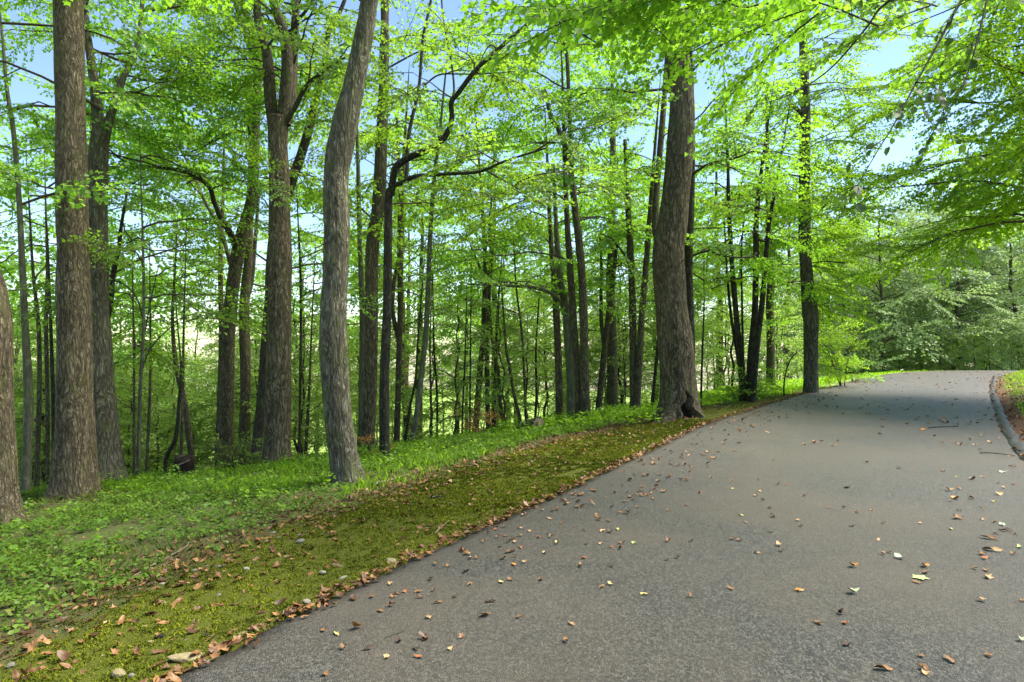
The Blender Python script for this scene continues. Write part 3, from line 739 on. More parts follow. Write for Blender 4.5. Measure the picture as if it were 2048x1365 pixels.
T('oak_tree', 'dark trunk standing directly behind the hollow-footed oak, showing at its right side', [(1380,830,20),(1380,800,19),(1381,700,18),(1379,600,17),(1377,513,17),(1382,359,16),(1381,200,15),(1378,75,13),(1378,-80,10)], depth=15.5, bark_='bark_dark', flare=.1, seg=30, k=10, amp=.007, seed=24,
  limbs=[{'p':[(1376,540,14),(1345,520,13),(1314,480,13),(1311,420,13),(1316,350,12.5),(1324,256,12),(1333,128,9),(1338,20,7)],'dd':.8,'m':'bark_mid'},
         {'p':[(1384,513,5),(1414,503,4),(1448,513,3.5),(1497,516,2.5),(1520,508,1.5)],'dd':-.8}], crown=[('limb',1,7,.7,1.5,.2),('limb',0,6,1,2.4,.5),('trunk',5.5,10,13,1.6,3.4,.2,.25,(-90,90),1.)], leaf='leaf_bright')
T('maple_tree', 'left-leaning stem of the dark clump between hollow-footed oak and roadside trunk', [(1488,800,16),(1487,790,15),(1480,710,12),(1471,615,11),(1462,500,9),(1457,400,8),(1456,333,6),(1452,240,4)], depth=17.6, bark_='bark_dark', flare=.15, seg=18, k=8, amp=.005, seed=25,
  limbs=[{'p':[(1483,760,7),(1471,690,6),(1462,631,6),(1455,560,5),(1451,490,4),(1446,400,3)],'dd':.4,'m':'bark_dark'}], crown=[('trunk',2.5,7,12,1.2,2.6,.1,.25,(0,360),.95)], leaf='leaf_bright')
T('maple_tree', 'central thickest stem of the dark clump between hollow-footed oak and roadside trunk', [(1498,790,18),(1498,780,16),(1503,700,14),(1510,615,13),(1512,500,12),(1512,450,11),(1518,380,8),(1526,320,7),(1533,270,5)], depth=17.3, bark_='bark_dark', flare=.15, seg=20, k=8, amp=.005, seed=26,
  limbs=[{'p':[(1490,770,5),(1486,700,5),(1484,600,4.5),(1483,500,3.5),(1490,420,3)],'dd':.6,'m':'bark_dark'}], crown=[('trunk',2.4,7.5,14,1.2,2.8,.1,.25,(0,360),.95)], leaf='leaf_bright')
T('maple_tree', 'right-leaning stem of the dark clump between hollow-footed oak and roadside trunk', [(1506,790,13),(1507,780,12),(1516,680,11),(1525,598,11),(1533,500,9),(1538,450,8),(1550,380,6),(1564,300,4)], depth=17.0, bark_='bark_dark', flare=.1, seg=18, k=8, amp=.005, seed=27, crown=[('trunk',2.4,7,13,1.2,2.6,.1,.25,(0,360),.95)], leaf='leaf_yellow')
T('maple_tree', 'swollen grey trunk beside the drive at the bend, with a leafy shrub at its foot', [(1622,785,30),(1622,760,29),(1622,700,29),(1622,650,30),(1620,620,31),(1615,570,26),(1611,513,24),(1609,430,23),(1609,359,22),(1610,280,21),(1611,205,19),(1607,100,16),(1604,20,13),(1600,-100,9)], bark_='bark_grey', flare=.2, seg=50, k=12, amp=.009, seed=28,
  limbs=[{'p':[(1612,240,8),(1600,225,8.5),(1590,216,8),(1578,208,7)],'dd':-.3,'m':'bark_grey'}],
  crown=[('trunk',2.6,5,34,.5,1.0,.1,.3,(-60,60),.9),('trunk',4.2,11.5,100,1.0,2.1,.15,.25,(0,360),1.0)], leaf='leaf_yellow')
# --- slim stems on the left
T('ash_tree', 'slim smooth greenish trunk between the cut-off trunk and the tall furrowed one', [(50,992,19),(52,960,18),(57,800,17),(50,650,13),(43,500,11),(38,400,10),(27,265,9),(14,180,7),(5,80,5)], bark_='bark_smooth', flare=.15, seg=18, k=10, amp=.003, seed=31,
  crown=[('trunk',3.4,7.5,12,1.2,2.6,.15,.25,(0,360),.95)], leaf='leaf_bright')
T('maple_tree', 'dark stem pressed against the right side of the pale forked trunk, branching up and right', [(226,880,14),(221,808,13),(216,764,13),(211,698,13),(210,640,13),(207,553,10),(206,470,7),(210,380,5)], depth=15, bark_='bark_dark', flare=.1, seg=14, k=8, amp=.004, seed=32,
  limbs=[{'p':[(212,650,11),(221,605,10),(226,553,9),(237,500,8),(243,450,6),(255,380,4)],'dd':.5,'m':'bark_dark'}], crown=[('trunk',3,7.5,10,1.2,2.6,.15,.25,(-60,120),.95)], leaf='leaf_mid')

thin = [  # label, path, depth, bark
 ('thin stem second from the slim greenish trunk, nearest its right side', [(73,985,10),(76,880,10),(79,764,9),(77,654,8),(66,544,6),(60,440,4)], 14, 'bark_mid'),
 ('thin pale stem standing free between the slim greenish trunk and the furrowed trunk', [(95,980,8),(95,808,8),(92,654,8),(95,544,7),(92,430,4)], 15, 'bark_mid'),
 ('thin dark stem almost touching the left of the tall furrowed trunk', [(106,970,10),(108,896,9),(106,786,8),(103,698,7),(100,600,5)], 14.5, 'bark_dark'),
 ('slender green-grey sapling with fanned-out thin branches in the gap right of the pale forked trunk', [(276,955,9),(279,852,8),(281,764,7.5),(286,685,7),(288,588,6),(286,500,5),(283,400,3)], 12.5, 'bark_smooth'),
 ('thin straight stem just left of the fanned sapling', [(268,948,6),(268,850,5.5),(268,720,5),(266,600,3)], 15, 'bark_mid'),
 ('thin straight stem just right of the fanned sapling', [(293,944,7),(299,808,6),(301,711,5),(300,600,3)], 15, 'bark_mid'),
 ('crooked trunk with a kink, above the black rotten stump', [(383,918,14),(378,874,14),(369,808,13),(352,729,10),(345,640,7),(350,540,4)], 16, 'bark_mid'),
 ('curved dark stem leaning over the left side of the black rotten stump', [(330,935,8),(334,913,9),(352,874,9),(358,808,7),(362,740,5),(356,660,3)], 15.5, 'bark_dark'),
 ('thin brown stem rising straight from the black rotten stump', [(362,915,7),(363,880,7),(366,780,6),(367,676,5),(370,560,3)], 15, 'bark_brown'),
 ('straight mid-brown trunk just left of the dark forked maple', [(436,900,13),(437,870,13),(440,790,12),(443,680,12),(441,535,11),(445,430,8),(448,300,5)], 18, 'bark_mid'),
 ('thin dark sapling between the split oak and the leaning grey trunk', [(599,893,6),(600,800,6),(602,650,6),(600,520,5),(596,440,3)], 15, 'bark_dark'),
 ('faint second sapling right of the thin dark one, left of the leaning grey trunk', [(612,895,8),(618,790,6),(622,690,4),(626,600,3)], 17, 'bark_mid'),
 ('very thin leaning stem left of the slanting grey pole', [(811,880,5),(820,815,5),(831,758,5),(836,680,4),(842,604,3)], 15.5, 'bark_dark'),
 ('thin pole first to the right of the slanting grey pole', [(863,875,5),(862,800,5),(860,700,4),(862,620,3)], 18, 'bark_mid'),
 ('thin pole second to the right of the slanting grey pole', [(874,875,5),(874,790,5),(868,700,5),(866,600,3)], 19, 'bark_dark'),
 ('very thin straight pole left of the orange shrub', [(924,872,4),(926,800,4),(930,720,3.5),(932,640,2.5)], 17, 'bark_dark'),
 ('very thin straight pole rising out of the orange shrub', [(940,872,4),(940,800,4),(941,700,3.5),(942,600,2.5)], 17, 'bark_dark'),
 ('dark trunk nearest the right of the central two-stemmed trunk', [(988,850,8),(989,800,8),(992,720,7),(994,640,5),(1000,560,4)], 20, 'bark_dark'),
 ('kinked grey trunk whose foot sweeps right beside the fallen log', [(1012,862,9),(1003,830,9),(999,790,8),(996,740,7),(985,690,6),(980,610,4)], 19, 'bark_mid'),
 ('leaning trunk whose foot meets the left end of the fallen log', [(1042,862,9),(1038,830,8),(1028,790,7),(1020,740,7),(1013,705,6),(1008,640,4)], 18.5, 'bark_mid'),
 ('straight thin trunk rising behind the middle of the fallen log', [(1052,850,6),(1050,790,5.5),(1044,670,5),(1033,582,4),(1028,500,3)], 19, 'bark_mid'),
 ('pair of dark poles seen as one behind the right end of the fallen log', [(1070,848,6),(1073,790,5.5),(1072,700,4.5),(1078,600,3)], 20, 'bark_dark'),
 ('thin leaning trunk directly left of the hollow-footed oak', [(1304,815,8),(1309,760,7),(1315,700,6),(1318,640,4)], 18, 'bark_dark'),
 ('small branching dark sapling right of the hollow-footed oak', [(1402,808,5),(1403,760,5),(1405,700,4.5),(1408,620,3),(1408,560,2)], 16.5, 'bark_dark'),
 ('thin bent sapling left of the swollen roadside trunk', [(1568,770,3.5),(1572,745,3.2),(1580,722,3),(1591,708,2.2),(1600,702,1.2)], 18.5, 'bark_dark'),
]
for i, (lab, path, dep, bk) in enumerate(thin):
    fan = 'fanned-out' in lab
    T('young_tree', lab, path, depth=dep, bark_=bk, flare=.12, seg=8, k=6, amp=.0, seed=50 + i,
      limbs=([{'p':[(282,745,3.5),(300,700,3),(325,670,2.5),(352,650,2),(390,640,1.5)],'dd':.5},{'p':[(286,640,3.5),(275,600,3),(255,575,2.5),(225,560,2)],'dd':.4},{'p':[(286,690,3),(302,600,2.5),(318,530,2)],'dd':.4}] if fan else ()),
      crown=[('trunk', 2.2 if not fan else 1.2, 5.5, 7 if not fan else 14, .8, 2.0, .15, .2, (0, 360), .85)] + ([('limb',0,4,.5,.9,.2),('limb',1,3,.5,.9,.3)] if fan else []), leaf=('leaf_bright', 'leaf_mid')[i % 2], kindc='open')

# ------------------------------------------------------------------ model trees for the woods behind
MODELS = {}
def model(key, h, rad, nl, L0, L1, z0, leaf, bk, kindc='far', gap=.7, seed=0, two=False, rise=.2):
    r = np.random.default_rng(900 + seed)
    zz = np.linspace(-.5, h, 14)
    bend = r.normal(0, .04, 2) * h * .6
    D = np.column_stack([bend[0] * np.sin(zz / h * 2.4) + r.normal(0, .04, 14), bend[1] * np.sin(zz / h * 2) + r.normal(0, .04, 14), zz, rad * (1 - .85 * np.clip(zz / h, 0, 1)) + .008])
    D = dense(D, 3)
    V, pl = tube(D[:, :3], D[:, 3], 10, .35, rad * 1.6, 5, .008, 9, seed)
    tm = mesh('trunk', V, pl, M[bk], True)
    C = Crown(kindc)
    for i in range(nl):
        z = z0 + (h - z0) * (i + r.random()) / nl
        f = (z - z0) / (h - z0)
        p0 = np.array([np.interp(z, D[:, 2], D[:, k_]) for k_ in range(3)])
        C.limb(p0, i * 2.4 + r.normal(0, .4), (L0 + (L1 - L0) * math.sin(math.pi * min(1, f * .8 + .25))) * (1.05 - .75 * f**2) * r.uniform(.7, 1.15), rise + .4 * f, .25, gap, 1.0, r)
    lm, tw = C.meshes(M[leaf])
    MODELS[key] = (tm, lm, tw)
model('a', 14, .19, 24, 2.0, 3.8, 4.0, 'leaf_far', 'bark_mid', seed=1)
model('b', 15, .22, 26, 2.0, 3.8, 5.0, 'leaf_bright', 'bark_mid', seed=2)
model('c', 11.5, .14, 24, 1.6, 3.2, 2.5, 'leaf_far', 'bark_dark', seed=3)
model('d', 13, .17, 44, 2.2, 4.6, 1.6, 'leaf_glare', 'bark_mid', seed=4, gap=.62, rise=.05)
model('e', 10, .13, 38, 2.2, 4.2, 1.1, 'leaf_glare', 'bark_mid', seed=5, gap=.62, rise=.0)
model('s', 4.6, .03, 15, .6, 1.4, .7, 'leaf_far', 'bark_mid', 'tiny', .4, seed=6)
model('t', 6.5, .045, 22, .8, 1.9, 1.2, 'leaf_far', 'bark_dark', 'open', .5, seed=7)
model('y', 10, .13, 86, 1.9, 3.7, 3.6, 'leaf_yellow', 'bark_mid', 'near', .40, seed=8, rise=.12)
def put(key, name, x, y, sc_, rot, label, group=None, z=None, sz=1.0, cat='tree'):
    tm, lm, tw = MODELS[key]
    z = gz(x, y) if z is None else z
    e = empty(name, (x, y, z)); e.rotation_euler = (random.gauss(0, .02), random.gauss(0, .02), rot); e.scale = (sc_, sc_, sc_ * sz)
    tag(e, label, cat, group)
    for n_, me in (('trunk', tm), ('crown', lm), ('twigs', tw)):
        o = bpy.data.objects.new(n_, me); COL.objects.link(o); o.parent = e
        if n_ == 'twigs': o['kind'] = 'stuff'
    return e
def ang(px, d): return (px - 1024) / F * d
# valley woods, left and centre
g = 'tall trees down in the valley behind the front row of trunks'; VT = []; SP_ = []
rr = random.Random(4)
for row, (d0, n_) in enumerate(((22, 6), (29, 8), (39, 11), (54, 15))):
    for i in range(n_):
        px = -120 + (1700 + row * 20) * (i + rr.uniform(.1, .9)) / n_
        d = d0 + rr.uniform(-2.5, 3)
        if 370 < px < 470 and row < 3: continue
        VT.append((px, None)); VT[-1] = (px, put('abc'[rr.randrange(3)], 'valley_tree', ang(px, d), d, rr.uniform(.75, 1.1), rr.uniform(0, 6.28),
            'slender leafy tree among others down the slope behind the front trunks', g))
g = 'leafy saplings filling the slope below the brow'
for i in range(140):
    px = rr.uniform(-60, 1640); d = rr.uniform(14.5, 32)
    x = ang(px, d)
    s_, _ = sdist(LEFT, LTAN, [x], [d], 1)
    if s_[0] < 3.6: continue
    if 13.5 < d < 16.2: continue
    SP_.append((px, put('st'[rr.random() < .45], 'sapling', x, d, rr.uniform(.6, 1.05), rr.uniform(0, 6.28), 'thin leafy sapling growing below the brow of the slope', g)))
label_by_place(VT, 'leafy valley tree', ', beyond the front row')
label_by_place(SP_, 'leafy sapling below the brow', '')
# the wood across the drive at the right, its glare painted into grey-green leaves
lab = ['silvery grey-green tree at the left of the wood beyond the crest', 'silvery layered tree left of the middle of the far wood beyond the crest', 'tall grey-green tree behind the crest of the drive, middle of the far wood',
       'spreading silvery tree right of the middle of the far wood', 'big grey-green tree at the right of the far wood', 'darker green tree at the right edge of the picture beyond the kerb']
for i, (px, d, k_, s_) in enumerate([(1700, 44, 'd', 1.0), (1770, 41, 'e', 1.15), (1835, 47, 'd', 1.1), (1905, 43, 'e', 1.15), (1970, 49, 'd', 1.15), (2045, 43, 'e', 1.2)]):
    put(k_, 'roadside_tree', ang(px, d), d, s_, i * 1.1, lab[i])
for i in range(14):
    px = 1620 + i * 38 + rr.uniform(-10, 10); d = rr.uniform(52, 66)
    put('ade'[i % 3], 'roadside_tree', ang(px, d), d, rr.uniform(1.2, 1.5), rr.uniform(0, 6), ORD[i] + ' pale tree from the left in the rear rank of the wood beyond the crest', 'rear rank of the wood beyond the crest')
for i in range(12):
    px = 1690 + i * 33 + rr.uniform(-10, 10); d = rr.uniform(38.5, 42)
    put('s', 'sapling', ang(px, d), d, rr.uniform(.55, .9), rr.uniform(0, 6), ORD[i] + ' low sapling from the left at the foot of the wood beyond the crest', 'saplings at the foot of the far wood')
# bright yellow-green trees either side of the sky gap
put('y', 'maple_tree', 13.4, 14.8, 1.1, .4, 'bright yellow-green tree overhanging from the right edge above the kerb')


# ------------------------------------------------------------------ shrubs
def shrub(name, label, x, y, w, h, n, leafm, kindc='tiny', stems=7, seed=0, size=.7, cat='shrub'):
    r = np.random.default_rng(seed + 300)
    z = gz(x, y); e = empty(name, (x, y, z)); tag(e, label, cat)
    C = Crown(kindc); st = []
    for i in range(stems):
        a = r.uniform(0, 6.28); k_ = r.uniform(.3, 1) * w / 2
        P = np.array([(x + .05 * math.cos(a), y + .05 * math.sin(a), z - .05), (x + k_ * .4 * math.cos(a), y + k_ * .4 * math.sin(a), z + h * .45), (x + k_ * math.cos(a), y + k_ * math.sin(a), z + h * r.uniform(.75, 1))])
        P = dense(P, 4); st.append(tube(P, np.linspace(.012, .003, len(P)), 5))
        for j in range(max(1, n // stems)):
            u = r.uniform(.25, 1) * (len(P) - 1); C.spray(P[int(u)], r.uniform(0, 6.28), r.normal(.2, .3), size * r.uniform(.5, 1.1), r)
    a_, b_ = C.meshes(M[leafm])
    V, pl = join(st)
    part('stems', mesh('stems', V, pl, M['twig'], True), e); part('foliage', a_, e); part('twigs', b_, e, 'stuff')
def gp(px, py): p = on_ground(px, py); return p[0], p[1]
x, y = gp(1672, 775); shrub('leafy_shrub', 'bright green rounded shrub at the right foot of the swollen roadside trunk', x + .5, y + .5, 2.8, 2.3, 80, 'leaf_yellow', 'open', 12, 1, .55)
x, y = gp(1690, 768); shrub('leafy_shrub', 'low olive-green shrub at the verge between the roadside trunk and the crest', x + 1.0, y + 1.2, 1.6, 1.0, 26, 'leaf_bright', 'tiny', 7, 2, .8)
x, y = gp(1540, 795); shrub('leafy_shrub', 'low yellow-green bush left of the swollen roadside trunk', x, y + .6, 2.0, .9, 34, 'leaf_yellow', 'tiny', 8, 3, .75)
x, y = gp(1490, 805); shrub('leafy_shrub', 'low weedy bush at the foot of the dark stem clump', x, y + .4, 1.6, .8, 26, 'leaf_bright', 'tiny', 8, 4, .7)
x, y = gp(450, 935); shrub('leafy_shrub', 'scraggy olive bush at the foot of the dark forked maple', x, y + .2, 1.1, .75, 30, 'grass', 'tiny', 12, 5, .45)
x, y = gp(505, 925); shrub('leafy_shrub', 'low tangled bush between the dark trunks and the split oak', x, y + .4, .9, .5, 14, 'leaf_mid', 'tiny', 10, 6, .45)
shrub('orange_shrub', 'small shrub turning orange and yellow near the centre, left of the fallen log', ang(960, 14.8), 14.8, 1.3, .55, 26, 'orange_leaf', 'tiny', 10, 7, .5)
shrub('orange_shrub', 'sparse yellowing shrub in the gap between the leaning grey trunk and the black trunk', ang(742, 12.5), 12.5, .7, .45, 12, 'orange_leaf', 'tiny', 8, 8, .4)

# ------------------------------------------------------------------ branches reaching in overhead from trees outside the frame
def overhead(name, label, base, trunk_r, trunk_h, branches, leafm, n_leaf, leafsize, seed, sprays=None, six=True):
    r = np.random.default_rng(seed)
    x, y = base; z = gz(x, y)
    e = empty(name, (x, y, z)); tag(e, label, 'tree')
    D = dense(np.array([(x, y, z - .3, trunk_r * 1.2), (x + .1, y, z + 1, trunk_r), (x, y + .1, z + trunk_h * .6, trunk_r * .8), (x - .1, y, z + trunk_h, trunk_r * .5)]), 8)
    V, pl = tube(D[:, :3], D[:, 3], 32, .4, .3, 5, .01, 9, seed)
    part('trunk', mesh('trunk', V, pl, M['bark_mid'], True), e)
    # one leaf mesh shared by all big leaves, each leaf its own part
    C = Crown('near') if sprays else None
    lms = []
    for v in range(4):
        T_ = LEAF6.copy(); T_[:, 2] += r.normal(0, .06, 6)
        lm_ = mesh('leaf', T_ * leafsize, [LEAF6_F], M[leafm], face_attr=[r.random()] * 4); lms.append(lm_)
    tot = sum(len(b) for b in branches)
    for b in branches:
        P = np.array([at(px, py, d) for px, py, d, w in b]); W_ = np.array([w / F * d / 2 for px, py, d, w in b])
        Dl = dense(np.column_stack([P, W_]), 6)
        part('branch', mesh('branch', *tube(Dl[:, :3], np.maximum(Dl[:, 3], .0015), 6), M['bark_limb'], True), e)
        L = len(Dl)
        m = int(n_leaf * len(b) / tot)
        tw = []
        for j in range(max(3, m // 6)):
            u = r.uniform(.15, 1) * (L - 1); i = int(min(u, L - 2)); p0 = Dl[i, :3]
            dirn = Dl[i+1, :3] - Dl[i, :3]; dirn /= np.linalg.norm(dirn)
            dv = dirn * .6 + r.normal(0, .55, 3); dv[2] -= .15; dv /= np.linalg.norm(dv)
            l = r.uniform(.15, .45); p1 = p0 + dv * l
            tw.append(tube(np.array([p0, (p0 + p1) / 2 + [0, 0, .02], p1]), np.array([.003, .002, .001]), 4))
            for q_ in range(6):
                f = (q_ + .6) / 6; pp = p0 + (p1 - p0) * f
                o = bpy.data.objects.new('leaf', lms[r.integers(4)]); COL.objects.link(o); o.parent = e
                xd = dv + r.normal(0, .7, 3); xd[2] -= .45; xd /= np.linalg.norm(xd)
                zd = r.normal(0, .6, 3) + [0, 0, 1]; yd = np.cross(zd, xd); yd /= np.linalg.norm(yd); zd = np.cross(xd, yd)
                s_ = r.uniform(.7, 1.25)
                Mx = Matrix(((xd[0]*s_, yd[0]*s_, zd[0]*s_, pp[0] - x), (xd[1]*s_, yd[1]*s_, zd[1]*s_, pp[1] - y), (xd[2]*s_, yd[2]*s_, zd[2]*s_, pp[2] - z), (0, 0, 0, 1)))
                o.matrix_local = Mx
        part('twigs', mesh('twigs', *join(tw), M['twig'], True), e, 'stuff')
    if sprays:
        for (px, py, d, n_, sx, sy, az) in sprays:
            for j in range(n_):
                p = at(px + r.normal(0, sx), py + r.normal(0, sy), d + r.normal(0, .7))
                C.spray(p, R(az) + r.normal(0, .5), r.normal(-.05, .2), r.uniform(.6, 1.0), r)
        a_, b_ = C.meshes(M[sprays_leaf.get(name, 'leaf_bright')]); part('crown', a_, e); part('side_twigs', b_, e, 'stuff')
sprays_leaf = {}
overhead('beech_tree', 'near tree at the right whose thin big-leaved branches hang across the sky gap', (6.2, 4.6), .16, 6.5,
  [[(2120,-330,4.9,14),(2000,-120,4.7,8),(1918,10,4.5,6),(1882,77,4.4,5),(1831,169,4.3,4),(1790,246,4.2,3),(1749,313,4.1,2),(1700,400,4.0,1.2)],
   [(2000,-120,4.7,7),(1880,-60,4.9,6),(1769,10,5.1,5),(1733,56,5.2,4),(1661,138,5.3,3),(1580,190,5.4,2),(1480,220,5.4,1)],
   [(1831,165,4.3,3),(1870,175,4.2,2),(1895,250,4.1,1.5),(1910,300,4.0,1)],
   [(2000,-120,4.7,6),(1960,60,4.4,4),(1930,160,4.3,2.5),(1900,200,4.2,1.5)]], 'leaf_near', 190, .058, 71)
sprays_leaf['maple_canopy_tree'] = 'leaf_bright'
overhead('maple_canopy_tree', 'near maple whose large leaves hang along the top edge above the hollow-footed oak', (5.6, 1.2), .18, 6.6,
  [[(3600,-900,2.4,16),(2350,-480,5.2,9),(1900,-170,6.2,7),(1600,-60,6.8,5),(1400,10,7.2,3),(1290,40,7.4,2)], [(2350,-480,5.2,7),(2150,-150,6.4,5),(1960,-10,7.4,3),(1800,60,7.8,2)]], 'leaf_bright', 60, .10, 72,
  sprays=[(1480,-40,6.8,26,120,50,180),(1330,20,7.2,12,50,35,200),(1620,30,7.4,12,70,40,160),(1900,-20,7.4,14,90,40,190)])

# ------------------------------------------------------------------ ground plants, grass, moss, litter (none of it countable)
def scatter(n, s0, s1, y0, y1, side=1, bias=1.0, r=rng):
    """points at distance s0..s1 outside the drive's edge, for edge positions with y between y0 and y1"""
    line, tan = (LEFT, LTAN) if side == 1 else (RIGHT, RTAN)
    ok = np.nonzero((line[:, 1] >= y0) & (line[:, 1] <= y1))[0]
    seg_ = np.linalg.norm(np.diff(line[ok], axis=0), axis=1)
    cum = np.concatenate([[0], np.cumsum(seg_)]); u = r.random(n) ** bias * cum[-1]
    px = np.interp(u, cum, line[ok, 0]); py = np.interp(u, cum, line[ok, 1])
    tx = np.interp(u, cum, tan[ok, 0]); ty = np.interp(u, cum, tan[ok, 1])
    s_ = s0 + (s1 - s0) * r.random(n)
    return px - ty * s_ * side, py + tx * s_ * side, s_

# moss tufts
n_ = 260000
x, y, s_ = scatter(n_, .0, 2.9, 1.6, 13, bias=1.35)
lim = moss_w(np.interp(y, LEFT[:, 1], LEFT[:, 1])) + .25
k_ = (s_ < lim - rng.random(n_) * .7) & (fbm(x * 1.3, y * 1.3, 4.4, 4) + fbm(x * 6, y * 6, 1.4, 3) * .5 > .50)
x, y = x[k_], y[k_]; n_ = len(x)
z = ground_z(x, y)
hh = rng.uniform(.004, .014, n_) * (1 + (y > 6) * .4); ww = rng.uniform(.004, .008, n_) * (1 + (y > 6) * .6); an = rng.random(n_) * 6.28
V = np.empty((n_, 3, 3)); V[:, 0] = np.column_stack([x - np.cos(an) * ww, y - np.sin(an) * ww, z - .004]); V[:, 1] = np.column_stack([x + np.cos(an) * ww, y + np.sin(an) * ww, z - .004])
V[:, 2] = np.column_stack([x + rng.normal(0, .01, n_), y + rng.normal(0, .01, n_), z + hh])
pa = fbm(x * 1.7, y * 1.7, 8.8, 3)
tag(link('moss', mesh('moss', V.reshape(-1, 3), [np.arange(n_ * 3).reshape(-1, 3)], M['moss'], face_attr=np.clip(rng.random(n_) * .75 + (pa - .42) * 1.3, 0, 1))), 'olive green moss carpet on the verge left of the drive', 'moss', kind='stuff')

# low leafy plants
def plants(n, s0, s1, y0, y1, side, size, leaves, hmin, hmax, thr, name, label, mat_, bias=1.0, extra=None):
    x, y, s_ = scatter(n, s0, s1, y0, y1, side, bias)
    cl = fbm(x * .9, y * .9, 3.3, 4)
    k_ = cl > thr + rng.normal(0, .05, n)
    if extra is not None: k_ &= extra(x, y, s_)
    x, y = x[k_], y[k_]; m = len(x); z = ground_z(x, y)
    P = np.repeat(np.column_stack([x, y, z]), leaves, 0)
    a = rng.random(m * leaves) * 6.28; rad = rng.uniform(.0, size * 1.5, m * leaves)
    hh = np.repeat(rng.uniform(hmin, hmax, m), leaves) * rng.uniform(.55, 1.1, m * leaves)
    P = P + np.column_stack([np.cos(a) * rad, np.sin(a) * rad, hh])
    X = np.column_stack([np.cos(a), np.sin(a), rng.normal(-.15, .25, m * leaves)])
    Zn = np.column_stack([rng.normal(0, .35, m * leaves), rng.normal(0, .35, m * leaves), np.ones(m * leaves)])
    S = size * rng.uniform(.6, 1.3, m * leaves)
    V, Fc = place_leaves(P, X, Zn, S, LEAF4 * [1, 1.15, 1], LEAF4_F)
    tone = np.repeat(np.clip(rng.random(m) * .5 + (fbm(x * .6, y * .6, 6.1, 2) - .3) * .9, 0, 1), leaves) * .7 + rng.random(m * leaves) * .3
    o = link(name, mesh(name, V, [Fc], mat_, face_attr=np.repeat(tone, 2)))
    tag(o, label, 'ground cover', kind='stuff'); return o
TALL = 1
past = lambda x, y, s_: s_ > moss_w(y * .8) + .35 + rng.normal(0, .25, len(x))
plants(13000, 1.5, 12, 1.6, 9, 1, .036, 7, .04, .11, .42, 'ground_cover', 'low leafy green plants carpeting the slope left of the drive', M['cover_leaf'], 1.0, past)
plants(5200, 2.0, 8.5, 8, 17, 1, .055, 6, .05, .14, .38, 'ground_cover', 'low leafy plants along the brow behind the mossy verge', M['cover_leaf'], 1.0, past)
plants(2600, 1.2, 6, 12, 26, 1, .075, 6, .08, .30, .35, 'undergrowth', 'weedy yellow-green undergrowth behind the hollow-footed oak', M['leaf_yellow'])

plants(900, 1.9, 12, 1.6, 17, 1, .05, 9, .12, .32, .40, 'weeds', 'taller leafy weeds standing up out of the low plants on the slope', M['leaf_mid'], 1.0, past)
def blades(n, s0, s1, y0, y1, side, h0, h1, w, thr, name, label, mat_, fs=1.1, seedz=2.0, bias=1.0, extra=None):
    x, y, s_ = scatter(n, s0, s1, y0, y1, side, bias)
    k_ = fbm(x * fs, y * fs, seedz, 3) > thr
    if extra is not None: k_ &= extra(x, y, s_)
    x, y = x[k_], y[k_]; m = len(x); z = ground_z(x, y)
    a = rng.random(m) * 6.28; hh = rng.uniform(h0, h1, m); b = rng.uniform(.2, .9, m) * hh; a2 = rng.random(m) * 6.28
    ww = w * rng.uniform(.6, 1.2, m)
    V = np.empty((m, 4, 3))
    V[:, 0] = np.column_stack([x - np.cos(a) * ww, y - np.sin(a) * ww, z - .01]); V[:, 1] = np.column_stack([x + np.cos(a) * ww, y + np.sin(a) * ww, z - .01])
    V[:, 2] = np.column_stack([x + np.cos(a2) * b * .4 + np.cos(a) * ww * .6, y + np.sin(a2) * b * .4 + np.sin(a) * ww * .6, z + hh * .65]); V[:, 3] = np.column_stack([x + np.cos(a2) * b, y + np.sin(a2) * b, z + hh])
    i = np.arange(m)[:, None] * 4
    tag(link(name, mesh(name, V.reshape(-1, 3), [np.concatenate([i + [0, 1, 2], i + [0, 2, 3]], 0)], mat_, face_attr=rng.random(m * 2))), label, 'grass', kind='stuff')
blades(26000, 1.4, 12, 1.5, 12, 1, .04, .13, .0035, .50, 'grass', 'short fresh grass tufts between the low plants', M['grass'], extra=past)
blades(30000, 2.5, 11, 6, 17, 1, .05, .15, .006, .44, 'grass', 'yellow-green grass along the brow of the slope', M['leaf_yellow'], extra=past)
blades(14000, .5, 5, 18, 36, 1, .05, .16, .015, .2, 'grass', 'sunlit lawn strip beyond the swollen roadside trunk', M['leaf_yellow'])
blades(16000, .35, 4, 4, 34, -1, .03, .10, .008, .35, 'grass', 'mossy grass on the bank behind the kerb', M['leaf_yellow'])

